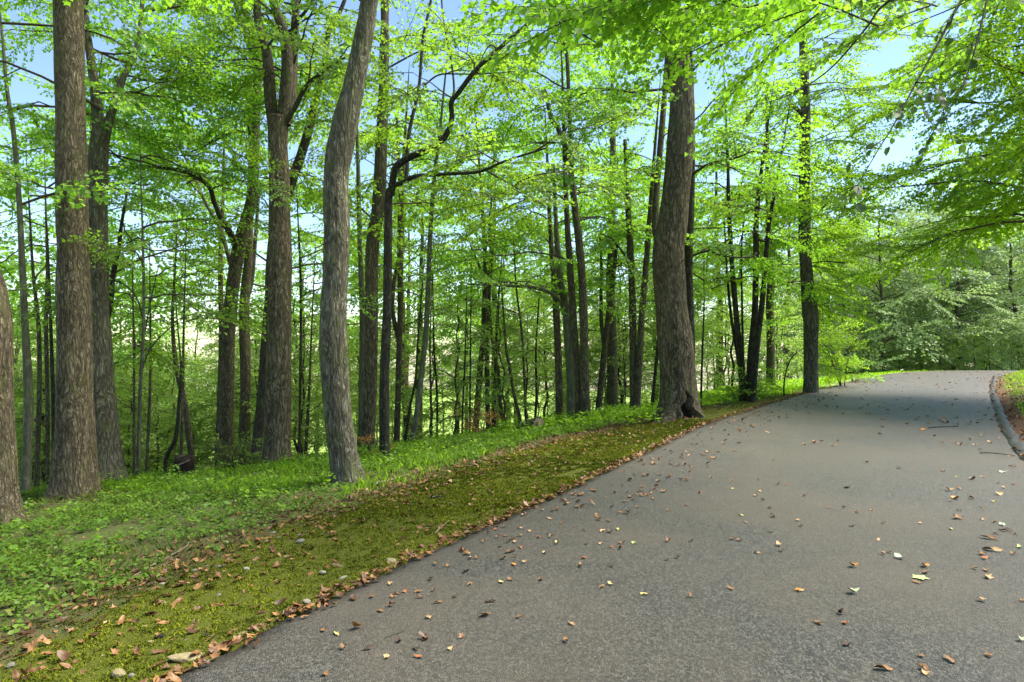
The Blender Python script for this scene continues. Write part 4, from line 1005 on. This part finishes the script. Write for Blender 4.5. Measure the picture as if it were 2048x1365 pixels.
# fallen leaves: curled lobed shapes
def maple_outline(r, lob=5):
    pts = []
    for i in range(lob):
        a = R(-130 + 260 * i / (lob - 1)); L_ = (1 - .28 * abs(i - (lob - 1) / 2) / 2) * r.uniform(.85, 1.1)
        pts.append((math.cos(a) * L_, math.sin(a) * L_))
        if i < lob - 1:
            a2 = R(-130 + 260 * (i + .5) / (lob - 1)); pts.append((math.cos(a2) * .48, math.sin(a2) * .48))
    pts.append((-.35, .12)); pts.append((-.6, 0)); pts.append((-.35, -.12))
    return np.array(pts)
def fallen_mesh(r, kind):
    if kind == 'lobed': o2 = maple_outline(r)
    elif kind == 'flat': o2 = maple_outline(r)
    else: o2 = np.array([(math.cos(a) * (1.0 if abs(math.sin(a)) < .5 else .9), math.sin(a) * .5 * r.uniform(.85, 1.15)) for a in np.linspace(0, 2 * np.pi, 10, endpoint=False)])
    n = len(o2)
    inner = o2 * .5
    P = np.vstack([[0, 0], inner, o2]) * .5
    rad = np.hypot(P[:, 0], P[:, 1])
    ca = r.uniform(0, math.pi); cu = P[:, 0] * math.cos(ca) + P[:, 1] * math.sin(ca)
    amt = {'lobed': r.uniform(.25, 1.3), 'flat': .12, 'oval': r.uniform(.3, 1.6)}[kind]
    z = amt * cu * cu + r.normal(0, .05 if kind != 'flat' else .015, len(P)) * (rad > .1)
    ks = 1 / (1 + amt * .35)
    P = np.column_stack([P[:, 0] * (ks if abs(math.cos(ca)) > .7 else 1), P[:, 1] * (ks if abs(math.cos(ca)) <= .7 else 1), z])
    P[:, 2] -= P[:, 2].min() - .0
    f = []; qd = []
    for i in range(n):
        j = (i + 1) % n
        f.append((0, 1 + i, 1 + j)); qd.append((1 + i, 1 + n + i, 1 + n + j, 1 + j))
    return P, np.array(f), np.array(qd)
frng = np.random.default_rng(77)
FM = {}
for kind, cnt in (('lobed', 8), ('oval', 7), ('flat', 2)):
    shapes = [fallen_mesh(frng, kind) for _ in range(cnt)]
    for cname in LC:
        if kind == 'flat' and cname not in ('green', 'orange', 'yellow'): continue
        FM[(kind, cname)] = [mesh('fallen_leaf', P, [f, qd], M['fallen_' + cname], True) for P, f, qd in shapes]

# litter (stuff): one mesh for the verge, one for the bank
def litter(name, label, n, gen, size, far_thin=True):
    shp = [fallen_mesh(frng, ('lobed', 'oval')[i % 2]) for i in range(8)]
    x, y = gen(n); m = len(x); z = surf_z(x, y)
    vs, t3, t4, off, ra3, ra4 = [], [], [], 0, [], []
    pick = frng.integers(0, 8, m)
    for k2 in range(8):
        s_ = np.nonzero(pick == k2)[0]; P, f, qd = shp[k2]; c_ = len(s_)
        if not c_: continue
        a = frng.random(c_) * 6.28; tx, ty = frng.normal(0, .28, c_), frng.normal(0, .28, c_); sz = size * frng.uniform(.5, 1.25, c_)
        ca, sa = np.cos(a)[:, None], np.sin(a)[:, None]
        X = P[None, :, 0] * ca - P[None, :, 1] * sa; Y = P[None, :, 0] * sa + P[None, :, 1] * ca
        Zz = P[None, :, 2] + X * tx[:, None] + Y * ty[:, None]; Zz = Zz - Zz.min(1)[:, None] * .8
        Vv = np.stack([x[s_, None] + X * sz[:, None], y[s_, None] + Y * sz[:, None], z[s_, None] + Zz * sz[:, None] + .004], -1)
        nv = len(P)
        t3.append((f[None] + (np.arange(c_) * nv)[:, None, None] + off).reshape(-1, 3)); t4.append((qd[None] + (np.arange(c_) * nv)[:, None, None] + off).reshape(-1, 4))
        rv = frng.random(c_); ra3.append(np.repeat(rv, len(f))); ra4.append(np.repeat(rv, len(qd)))
        vs.append(Vv.reshape(-1, 3)); off += c_ * nv
    tag(link(name, mesh(name, np.vstack(vs), [np.vstack(t3), np.vstack(t4)], M['litter'], True, face_attr=np.concatenate(ra3 + ra4))), label, 'leaf litter', kind='stuff')
def gen_verge(n):
    x1, y1, s1 = scatter(int(n * .36), 0, 1, 1.6, 14, bias=1.1, r=frng)      # the strip where moss meets plants
    w = moss_w(y1) + .3
    tx = np.interp(y1, LEFT[:, 1], LTAN[:, 0]); ty = np.interp(y1, LEFT[:, 1], LTAN[:, 1])
    o = w - s1 + frng.normal(0, .62, len(x1)); x1, y1 = x1 - ty * o, y1 + tx * o
    x2, y2, _ = scatter(int(n * .22), -.06, .12, 1.6, 20, r=frng)            # leaves drifted against the edge of the drive
    x3, y3, _ = scatter(int(n * .22), .1, 2.6, 1.8, 20, bias=.9, r=frng)     # singles on the moss
    x4, y4, _ = scatter(int(n * .2), 2.2, 9, 1.6, 12, r=frng)
    return np.concatenate([x1, x2, x3, x4]), np.concatenate([y1, y2, y3, y4])
litter('leaf_litter', 'brown and red fallen leaves along the verge left of the drive', 7000, gen_verge, .075)
def gen_bank(n):
    x1, y1, _ = scatter(int(n * .75), -.08, .75, 4, 30, -1, bias=1.6, r=frng); x2, y2, _ = scatter(int(n * .25), .5, 3, 4, 30, -1, r=frng)
    return np.concatenate([x1, x2]), np.concatenate([y1, y2])
litter('leaf_litter', 'deep drift of brown leaves behind the kerb at the right edge', 1500, gen_bank, .11)
def gen_edge(n):
    x1, y1, _ = scatter(n, -1.0, -.03, 3.5, 26, r=frng); return x1, y1
litter('leaf_scatter', 'loose fallen leaves lying on the asphalt along its left edge', 330, gen_edge, .075)
def gen_far(n):
    u = frng.random(n) * .52 + .28
    L_, R_ = along(LEFT, LTAN, u), along(RIGHT, RTAN, u); c_ = frng.beta(.8, .8, n)[:, None] * .94 + .03
    p = L_ * (1 - c_) + R_ * c_; k2 = (p[:, 1] > 11.5)
    return p[k2, 0], p[k2, 1]
litter('leaf_scatter', 'small dark leaves scattered over the far part of the drive up to the crest', 520, gen_far, .10)

# --- counted leaves on the asphalt. colour, shape, px, py, size(px)
A = "t530,797,50 b545,877,30 b425,867,16 b470,952,14 r153,942,22 b205,924,32 b140,1080,46 y215,1093,12 b30,988,10 t750,1000,50 b810,903,12 b695,850,12 r620,840,12 b255,1187,18 t510,1222,34 r695,1222,30 d680,1175,12 t890,1192,30 b150,1328,18 d580,1132,11 d395,1180,10 b1280,995,36 t1595,1033,18 b1562,1128,20 b795,685,40 b870,688,32 t1000,645,34 b1040,650,28 b965,597,22 b1080,545,22 b1160,520,26 b1210,512,26 t1300,508,30 t1265,550,22 d1225,553,14 r1400,523,18 b1475,523,16 y1505,555,24 t1435,610,16 r1295,577,12 r1665,650,20 b1648,692,16 o1255,682,28 t1318,674,18 y1180,787,24 b1235,775,24 b1412,775,24 b995,802,14 b1108,497,18 r1150,473,18 b1200,462,14 t1290,470,18 t1310,390,20 t1425,358,20 b1510,357,18 b1635,345,26 b1560,325,26 b1640,275,34 b1722,245,26 r1605,265,20 t1350,480,12 t1465,407,10 b1218,413,10"
B = "b627,455,30 r722,433,22 r793,369,20 b600,358,42 b510,375,46 b550,395,30 b490,330,28 b570,305,34 b630,278,40 b505,275,44 b548,208,52 b580,183,34 b640,143,22 t720,145,26 b757,143,28 t835,145,34 b870,180,40 b715,215,26 b838,231,24 b740,255,18 y850,285,22 d692,297,26 r735,285,20 r965,300,18 y970,345,18 t1112,355,30 t1090,382,14 d1128,402,14 b1208,320,18 r1248,320,18 b1105,295,14 d1185,188,16 b1350,382,26 b1165,445,16 g1010,483,30 d1182,492,44 t1312,513,32 b1330,542,16 t1035,524,16 d1167,578,16 b963,608,40 b1002,622,12 t1215,645,46 b1228,673,18 t1098,685,26 r627,625,34 d748,622,14 b380,637,44 b375,662,28 r322,657,30 g445,634,26 t278,570,36 y357,555,20 b310,511,10 t268,637,12 b180,718,36 t162,760,22 d327,752,18 d677,712,24 d625,722,12 y320,853,26 b273,867,12 y500,912,38 b752,922,16 b957,878,26 o1318,888,50 b1420,1055,44 d1540,1003,26 r1563,1065,34 d1573,1180,30 b1475,443,14 d1560,443,16 b145,443,44 b40,455,30 t85,425,44 b165,375,50 b120,375,34 b230,352,42 b295,390,22 b345,362,26 b385,327,24 b465,437,26 b430,385,44 b395,410,30 b1400,98,34 b1348,108,22 d1440,88,24 o1010,35,26 b980,140,30 b1085,12,36 t1150,42,26"
C_ = "d255,332,54 b302,467,36 b375,457,28 d445,528,36 t635,528,28 b275,542,18 t415,619,26 t443,690,18 d472,683,14 o285,760,56 p525,715,54 o660,757,60 b663,793,48 g635,818,96 b617,840,22 p285,905,70 t10,890,32 d215,1003,28 b97,1055,44 r243,1065,40 d248,1180,32 b440,1310,84 b640,1245,38 b790,1268,66 b660,1300,70 t670,1340,50 b995,1230,56 t965,940,52 b1178,938,30 p1168,1145,26 b925,766,28 b985,785,46 t993,823,62 r980,715,44 t1020,675,76 b962,692,46 g1160,653,44 b1130,690,34 b1000,608,68 d1090,565,56 b1140,585,32 d1040,583,28 p1072,540,44 b1032,522,34 t963,508,32 b830,500,66 y800,560,22 t967,457,28 d843,460,24 y1025,410,28 b910,393,38 o820,392,48 b795,405,30 t790,352,44 b842,340,32 t1057,373,50 t1078,338,24 b1045,315,20 r1132,316,28 b968,277,34 b910,293,42 y826,283,18 b758,249,34 r600,232,20 d527,233,40 b358,202,26 b485,130,18 r75,97,42 b22,105,24 t180,110,26 b200,85,22 b425,50,34 b440,15,36 o655,28,44 b710,60,22 b755,97,24 b850,108,32 t928,110,26 d955,135,30 b965,65,30 b905,80,26 t1005,95,28 t1050,72,24 p1075,255,44 b820,97,32 b1110,170,30 b1125,222,34"
cmap = dict(b='brown', r='red', t='tan', o='orange', d='dark', y='yellow', g='green', p='palegreen')
cword = dict(b='brown', r='reddish', t='tan', o='orange', d='blackish', y='yellow', g='fresh green', p='pale green')
special = {(635,818,2): ('flat', 'flat fresh green five-lobed leaf lying face up on the asphalt'), (285,905,2): ('oval', 'long pale green curled leaf with white blotches lying on the asphalt'),
 (525,715,2): ('oval', 'narrow pale green twisted leaf left above the flat green leaf'), (1280,995,0): ('lobed', 'dark brown curled leaf standing up alone on the open asphalt'),
 (750,1000,0): ('lobed', 'pale tan torn leaf lying stretched out left of the standing dark leaf'), (530,797,0): ('lobed', 'big tan crumpled leaf cluster close to the mossy edge'),
 (140,1080,0): ('oval', 'rolled-up brown leaf nearest the left end of the asphalt'), (440,1310,2): ('oval', 'large tan boat-shaped leaf at the very bottom right of the drive'),
 (510,1222,0): ('lobed', 'star-shaped tan leaf at the bottom left of the drive'), (1318,888,1): ('lobed', 'orange and yellow crumpled leaf alone in the right middle of the drive'),
 (1010,483,1): ('oval', 'small yellow-green folded leaf in the middle of the drive'), (655,28,2): ('lobed', 'bright orange leaf touching the end of the bent twig'),
 (1160,653,2): ('oval', 'fresh green leaf at the right edge of the picture'), (660,757,2): ('lobed', 'orange-tan leaf just above the flat green leaf'),
 (1182,492,1): ('oval', 'blackish curled leaf right of the yellow-green folded leaf'), (627,625,1): ('oval', 'small red leaf lying alone in the middle of the asphalt'),
 (695,1222,0): ('oval', 'narrow red-brown twisted leaf right of the star-shaped tan leaf'), (255,332,2): ('oval', 'long blackish leaf alone in the upper right part of the drive'),
 (500,912,1): ('oval', 'pointed yellow leaf in the lower middle of the drive'), (790,1268,2): ('oval', 'brown boat-shaped leaf at the bottom right, right of the larger one')}
LEAVES = {}
zones = [(0, 700, 'by the mossy edge'), (700, 1000, 'left on the drive'), (1000, 1300, 'left of mid-drive'), (1300, 1600, 'in mid-drive'), (1600, 1850, 'right on the drive'), (1850, 2100, 'by the kerb')]
for zi, (txt, ox, oy, sx) in enumerate(((A, 600, 900, .3407), (B, 1100, 850, .3774), (C_, 1600, 850, .3774))):
    for w_ in txt.split():
        cc = w_[0]; a_, b_, s_ = map(float, w_[1:].split(','))
        px, py = ox + a_ * sx, oy + b_ * sx
        p = on_ground(px, py + 1)
        size_m = max(.045, min(.15, s_ * sx * 1.0 / F * p[1])) * 1.22
        kind, lab = special.get((int(a_), int(b_), zi), (None, None))
        if kind is None: kind = 'lobed' if (s_ * sx > 11 and frng.random() < .65) else 'oval'
        me = FM[(kind, cmap[cc])]; me = me[frng.integers(len(me))]
        o = link('fallen_leaf', me, None, (p[0], p[1], float(surf_z(p[0], p[1])[0]) + .004))
        o.scale = (size_m,) * 3
        o.rotation_euler = (0, 0, frng.uniform(0, 6.28)) if kind == 'flat' else (frng.normal(0, .10), frng.normal(0, .10), frng.uniform(0, 6.28))
        if lab: tag(o, lab, 'leaf')
        else:
            zn = [t for a0, a1, t in zones if a0 <= px < a1][0]
            dist = 'far up' if py < 950 else ('halfway up' if py < 1080 else 'close by')
            l_ = f"{'small' if s_ * sx < 9 else 'crumpled'} {cword[cc]} fallen leaf {dist}, {zn}"
            tag(o, l_, 'leaf', l_.replace('fallen leaf', 'fallen leaves')); LEAVES.setdefault(l_, []).append((px, o))

for l_, lst in LEAVES.items():
    if len(lst) > 1:
        for k_, (px, o) in enumerate(sorted(lst, key=lambda t: t[0])):
            o['label'] = f"{ORD[k_]} from left of the {l_.replace('fallen leaf', 'fallen leaves')}" if k_ < 20 else l_
# ------------------------------------------------------------------ stones, sticks, log, stump
ROCKS = []
def rock(name, label, px, py, wpx, mat_, flat=.35, seed=0, asp=.7, group=None, rot=None, sink=.38):
    r = np.random.default_rng(seed)
    p = on_ground(px, py); w = wpx / F * p[1]
    import bmesh
    bm = bmesh.new(); bmesh.ops.create_icosphere(bm, subdivisions=2, radius=.5)
    pl_ = [(Vector(r.normal(0, 1, 3)).normalized(), r.uniform(.33, .45)) for _ in range(7)]
    for v in bm.verts:
        for nrm, dd in pl_:
            d = v.co.dot(nrm)
            if d > dd: v.co -= nrm * (d - dd)
        v.co += Vector(r.normal(0, .012, 3))
        v.co.y *= asp; v.co.z *= flat
    me = bpy.data.meshes.new(name); bm.to_mesh(me); bm.free(); me.materials.append(mat_)
    z = float(surf_z(p[0], p[1])[0])
    o = link(name, me, None, (p[0], p[1], z + w * flat * (.5 - sink)))
    o.scale = (w * 1.15,) * 3; o.rotation_euler = (r.normal(0, .1), r.normal(0, .1), r.uniform(-.7, .7) if rot is None else rot)
    tag(o, label, 'stone', group); ROCKS.append((px, o)) if group else None
rock('stone_slab', 'large flat ochre stone slab set in moss against the drive edge', 379, 1318, 80, M['stone_ochre'], .14, 1, .45, rot=.55)
rock('stone_slab', 'thin mossy ochre slab along the drive edge, above the larger slab', 488, 1272, 34, M['stone_ochre'], .12, 2, .35, rot=.6)
rock('stone', 'flat pale boulder at the bottom edge below the big slab', 238, 1356, 32, M['stone_ochre'], .5, 3)
rock('stone', 'small cream stone touching the pale boulder at the bottom edge', 262, 1359, 12, M['stone_pale'], .8, 4)
rock('stone', 'pale round stone at the far lower left', 22, 1338, 22, M['stone_grey'], .5, 5)
rock('stone', 'pale flat stone on the moss just above the drive edge', 687, 1158, 15, M['stone_pale'], .4, 6)
rock('stone', 'white lying pebble left of the flat stone near the edge', 645, 1152, 15, M['stone_pale'], .4, 7)
rock('stone', 'pale angular stone among leaves where moss meets asphalt', 613, 1208, 16, M['stone_pale'], .7, 8)
rock('stone_slab', 'flat mossy ochre stone bedded in the middle of the moss', 325, 1208, 24, M['stone_ochre'], .25, 9, .5)
rock('stone', 'black shiny stone beside a tan leaf on the moss', 320, 1281, 18, M['rotten'], .5, 10)
rock('stone', 'grey stone at the moss edge close to the asphalt, upright', 783, 1126, 20, M['stone_ochre'], .5, 11)
for i, (a_, b_, w_, m_) in enumerate([(1600,490,12,'p'),(1630,520,10,'g'),(1682,495,8,'p'),(1560,540,14,'p'),(1330,550,14,'p'),(1760,508,14,'p'),(1760,540,22,'g'),(1838,425,12,'g'),(1288,690,16,'g'),(1440,707,18,'p'),(1140,720,14,'g'),(950,790,16,'p'),(1280,865,16,'g'),(885,700,14,'o'),(1690,541,12,'g'),(1500,645,14,'g'),(1672,634,16,'p'),(845,1040,12,'o'),(1090,1118,10,'g'),(600,1210,9,'p'),(1115,1215,8,'p'),(330,1052,12,'g'),(885,1135,14,'o'),(1790,893,14,'o'),(1310,715,10,'o'),(1215,690,10,'g')]):
    rock('stone', f"{dict(p='pale', g='grey', o='ochre')[m_]} stone half sunk in the moss left of the drive", a_ * .3418, 900 + b_ * .3418, w_ * .8, M[{'p':'stone_pale','g':'stone_grey','o':'stone_ochre'}[m_]], .4, 20 + i, .7, 'stones half sunk in the mossy verge')

for c_ in ('pale', 'grey', 'ochre'):
    for k_, (px, o) in enumerate(sorted([t for t in ROCKS if t[1]['label'].startswith(c_)], key=lambda t: t[0])):
        o['label'] = f'{ORD[k_]} from left of the {c_} stones half sunk in the mossy verge'

def stick(name, label, pts, w, mat_, lift=.012, cat='stick'):
    P = []
    for px, py in pts:
        p = on_ground(px, py); p[2] = float(surf_z(p[0], p[1])[0]) + lift; P.append(p)
    D = dense(np.array(P), 6); d = D[:, 1].mean(); rr_ = w / F * d / 2
    D[:, 2] += (vnoise(D[:, 0] * 6, D[:, 1] * 6, 0) - .3) * rr_ * 1.5
    tag(link(name, mesh(name, *tube(D, np.linspace(rr_, rr_ * .55, len(D)), 7), mat_, True)), label, cat)
stick('stick', 'bare pale stick lying on the leaf litter right of the leaning grey trunk', [(745,975),(765,970),(790,964),(818,957)], 6, M['dead_wood'], .025)
stick('branch', 'long thin fallen branch lying across the leaf litter in the lower left', [(262,1163),(300,1141),(345,1120),(372,1100),(378,1090)], 3, M['dead_wood'], .02)
stick('branch', 'dark broken branch on the moss left of the pale stones', [(415,1107),(440,1099),(470,1088),(482,1084)], 4, M['bark_mid'], .02)
stick('twig', 'short grey lichened twig on the moss near the stick', [(863,1000),(875,999),(889,999)], 4, M['bark_grey'], .01, 'twig')
stick('twig', 'thin pale twig slanting on the moss near the drive edge', [(870,1071),(884,1057),(898,1045)], 2, M['dead_wood'], .012, 'twig')
stick('twig', 'bent thin black twig on the far asphalt below the crest', [(1856,858),(1880,856),(1912,855),(1916,852),(1916,846)], 2, M['bark_dark'], .006, 'twig')
stick('twig', 'straight dark twig on the asphalt reaching to the kerb leaves', [(1960,909),(1985,909),(2010,912),(2030,914)], 2, M['bark_dark'], .006, 'twig')
stick('twig', 'faint forked twig on the near asphalt at lower left', [(770,1282),(790,1277),(808,1268),(816,1256)], 1.6, M['bark_mid'], .004, 'twig')
stick('twig', 'short twig on the mossy edge above the large ochre slab', [(405,1276),(420,1279),(436,1285)], 3, M['bark_grey'], .015, 'twig')

def log(name, label, a, b, r0, r1, mat_, lift=0.0):
    P = dense(np.array([np.append(a, r0), np.append((a + b) / 2 + [0, 0, .02], (r0 + r1) / 2), np.append(b, r1)]), 10)
    V, pl = tube(P[:, :3], P[:, 3], 26, 0, .3, 0, .02, 8, 5)
    e = empty(name, tuple((a + b) / 2)); tag(e, label, 'log')
    part('trunk', mesh('log_trunk', V, pl, mat_, True), e)
    th = np.linspace(0, 6.283, 18, endpoint=False); T_ = (a - b) / np.linalg.norm(a - b)
    U = np.cross(T_, [0, 0, 1]); U /= np.linalg.norm(U); W = np.cross(T_, U)
    ring = a + T_ * .012 + (U * np.cos(th)[:, None] + W * np.sin(th)[:, None]) * r0 * .98
    V = np.vstack([ring, a + T_ * .02]); part('cut_face', mesh('cut_face', V, [np.array([(i, (i + 1) % 18, 18) for i in range(18)])], M['dead_wood']), e)
d = 14.8
a = at(1078, 853, d); a[2] = gz(a[0], d) + .12; b = at(1036, 863, d + .6); b[2] = gz(b[0], d + .6) + .05
log('fallen_log', 'fallen log with a broken pale end lying on the brow right of centre', a, b, .17, .06, M['bark_mid'])
d = 13.6
a = at(638, 900, d); a[2] = gz(a[0], d) + .09; b = at(592, 902, d); b[2] = gz(b[0], d) + .10
log('fallen_log', 'thin dark log lying between the split oak and the leaning grey trunk', a, b, .05, .04, M['bark_dark'])

def stump(px, py, d):
    r = np.random.default_rng(9)
    p = at(px, py, d); z = gz(p[0], d)
    z = max(z, p[2] - .05)
    e = empty('rotten_stump', (p[0], d, z)); tag(e, 'low black rotten stump with ragged top and pale root, at the brow on the left', 'stump')
    th = np.linspace(0, 6.283, 22, endpoint=False); rows = []
    for j, (h, rad) in enumerate([(-.25, .14), (0, .16), (.08, .18), (.15, .17), (.19, .11)]):
        rr_ = rad * (1 + .22 * (vnoise(np.cos(th) * 2 + 5, np.sin(th) * 2 + 5, h * 3) - .5) * 2)
        zz = z + h + (r.normal(0, .035, 22) if j > 2 else 0)
        rows.append(np.column_stack([p[0] + np.cos(th) * rr_, d + np.sin(th) * rr_, zz * np.ones(22)]))
    V = np.vstack(rows + [[[p[0], d, z + .10]]]); ii = np.arange(110).reshape(5, 22); jj = np.roll(ii, -1, 1)
    part('stump_body', mesh('stump_body', V, [np.stack([ii[:-1], jj[:-1], jj[1:], ii[1:]], -1).reshape(-1, 4), np.stack([ii[-1], jj[-1], np.full(22, 110)], 1)], M['rotten']), e)
    P = dense(np.array([(p[0] - .10, d - .2, z + .01), (p[0] + .03, d - .21, z + .06), (p[0] + .14, d - .19, z + .11), (p[0] + .2, d - .15, z + .14)]), 5)
    part('root', mesh('root', *tube(P, np.linspace(.015, .008, len(P)), 7), M['dead_wood'], True), e)
    P = dense(np.array([(p[0] - .05, d - .12, z + .14), (p[0] + .03, d - .14, z + .2), (p[0] + .1, d - .1, z + .22)]), 4)
    part('broken_top', mesh('broken_top', *tube(P, np.linspace(.05, .015, len(P)), 8, 0, .3, 0, .01), M['bark_brown'], True), e)
stump(367, 927, 12.6)
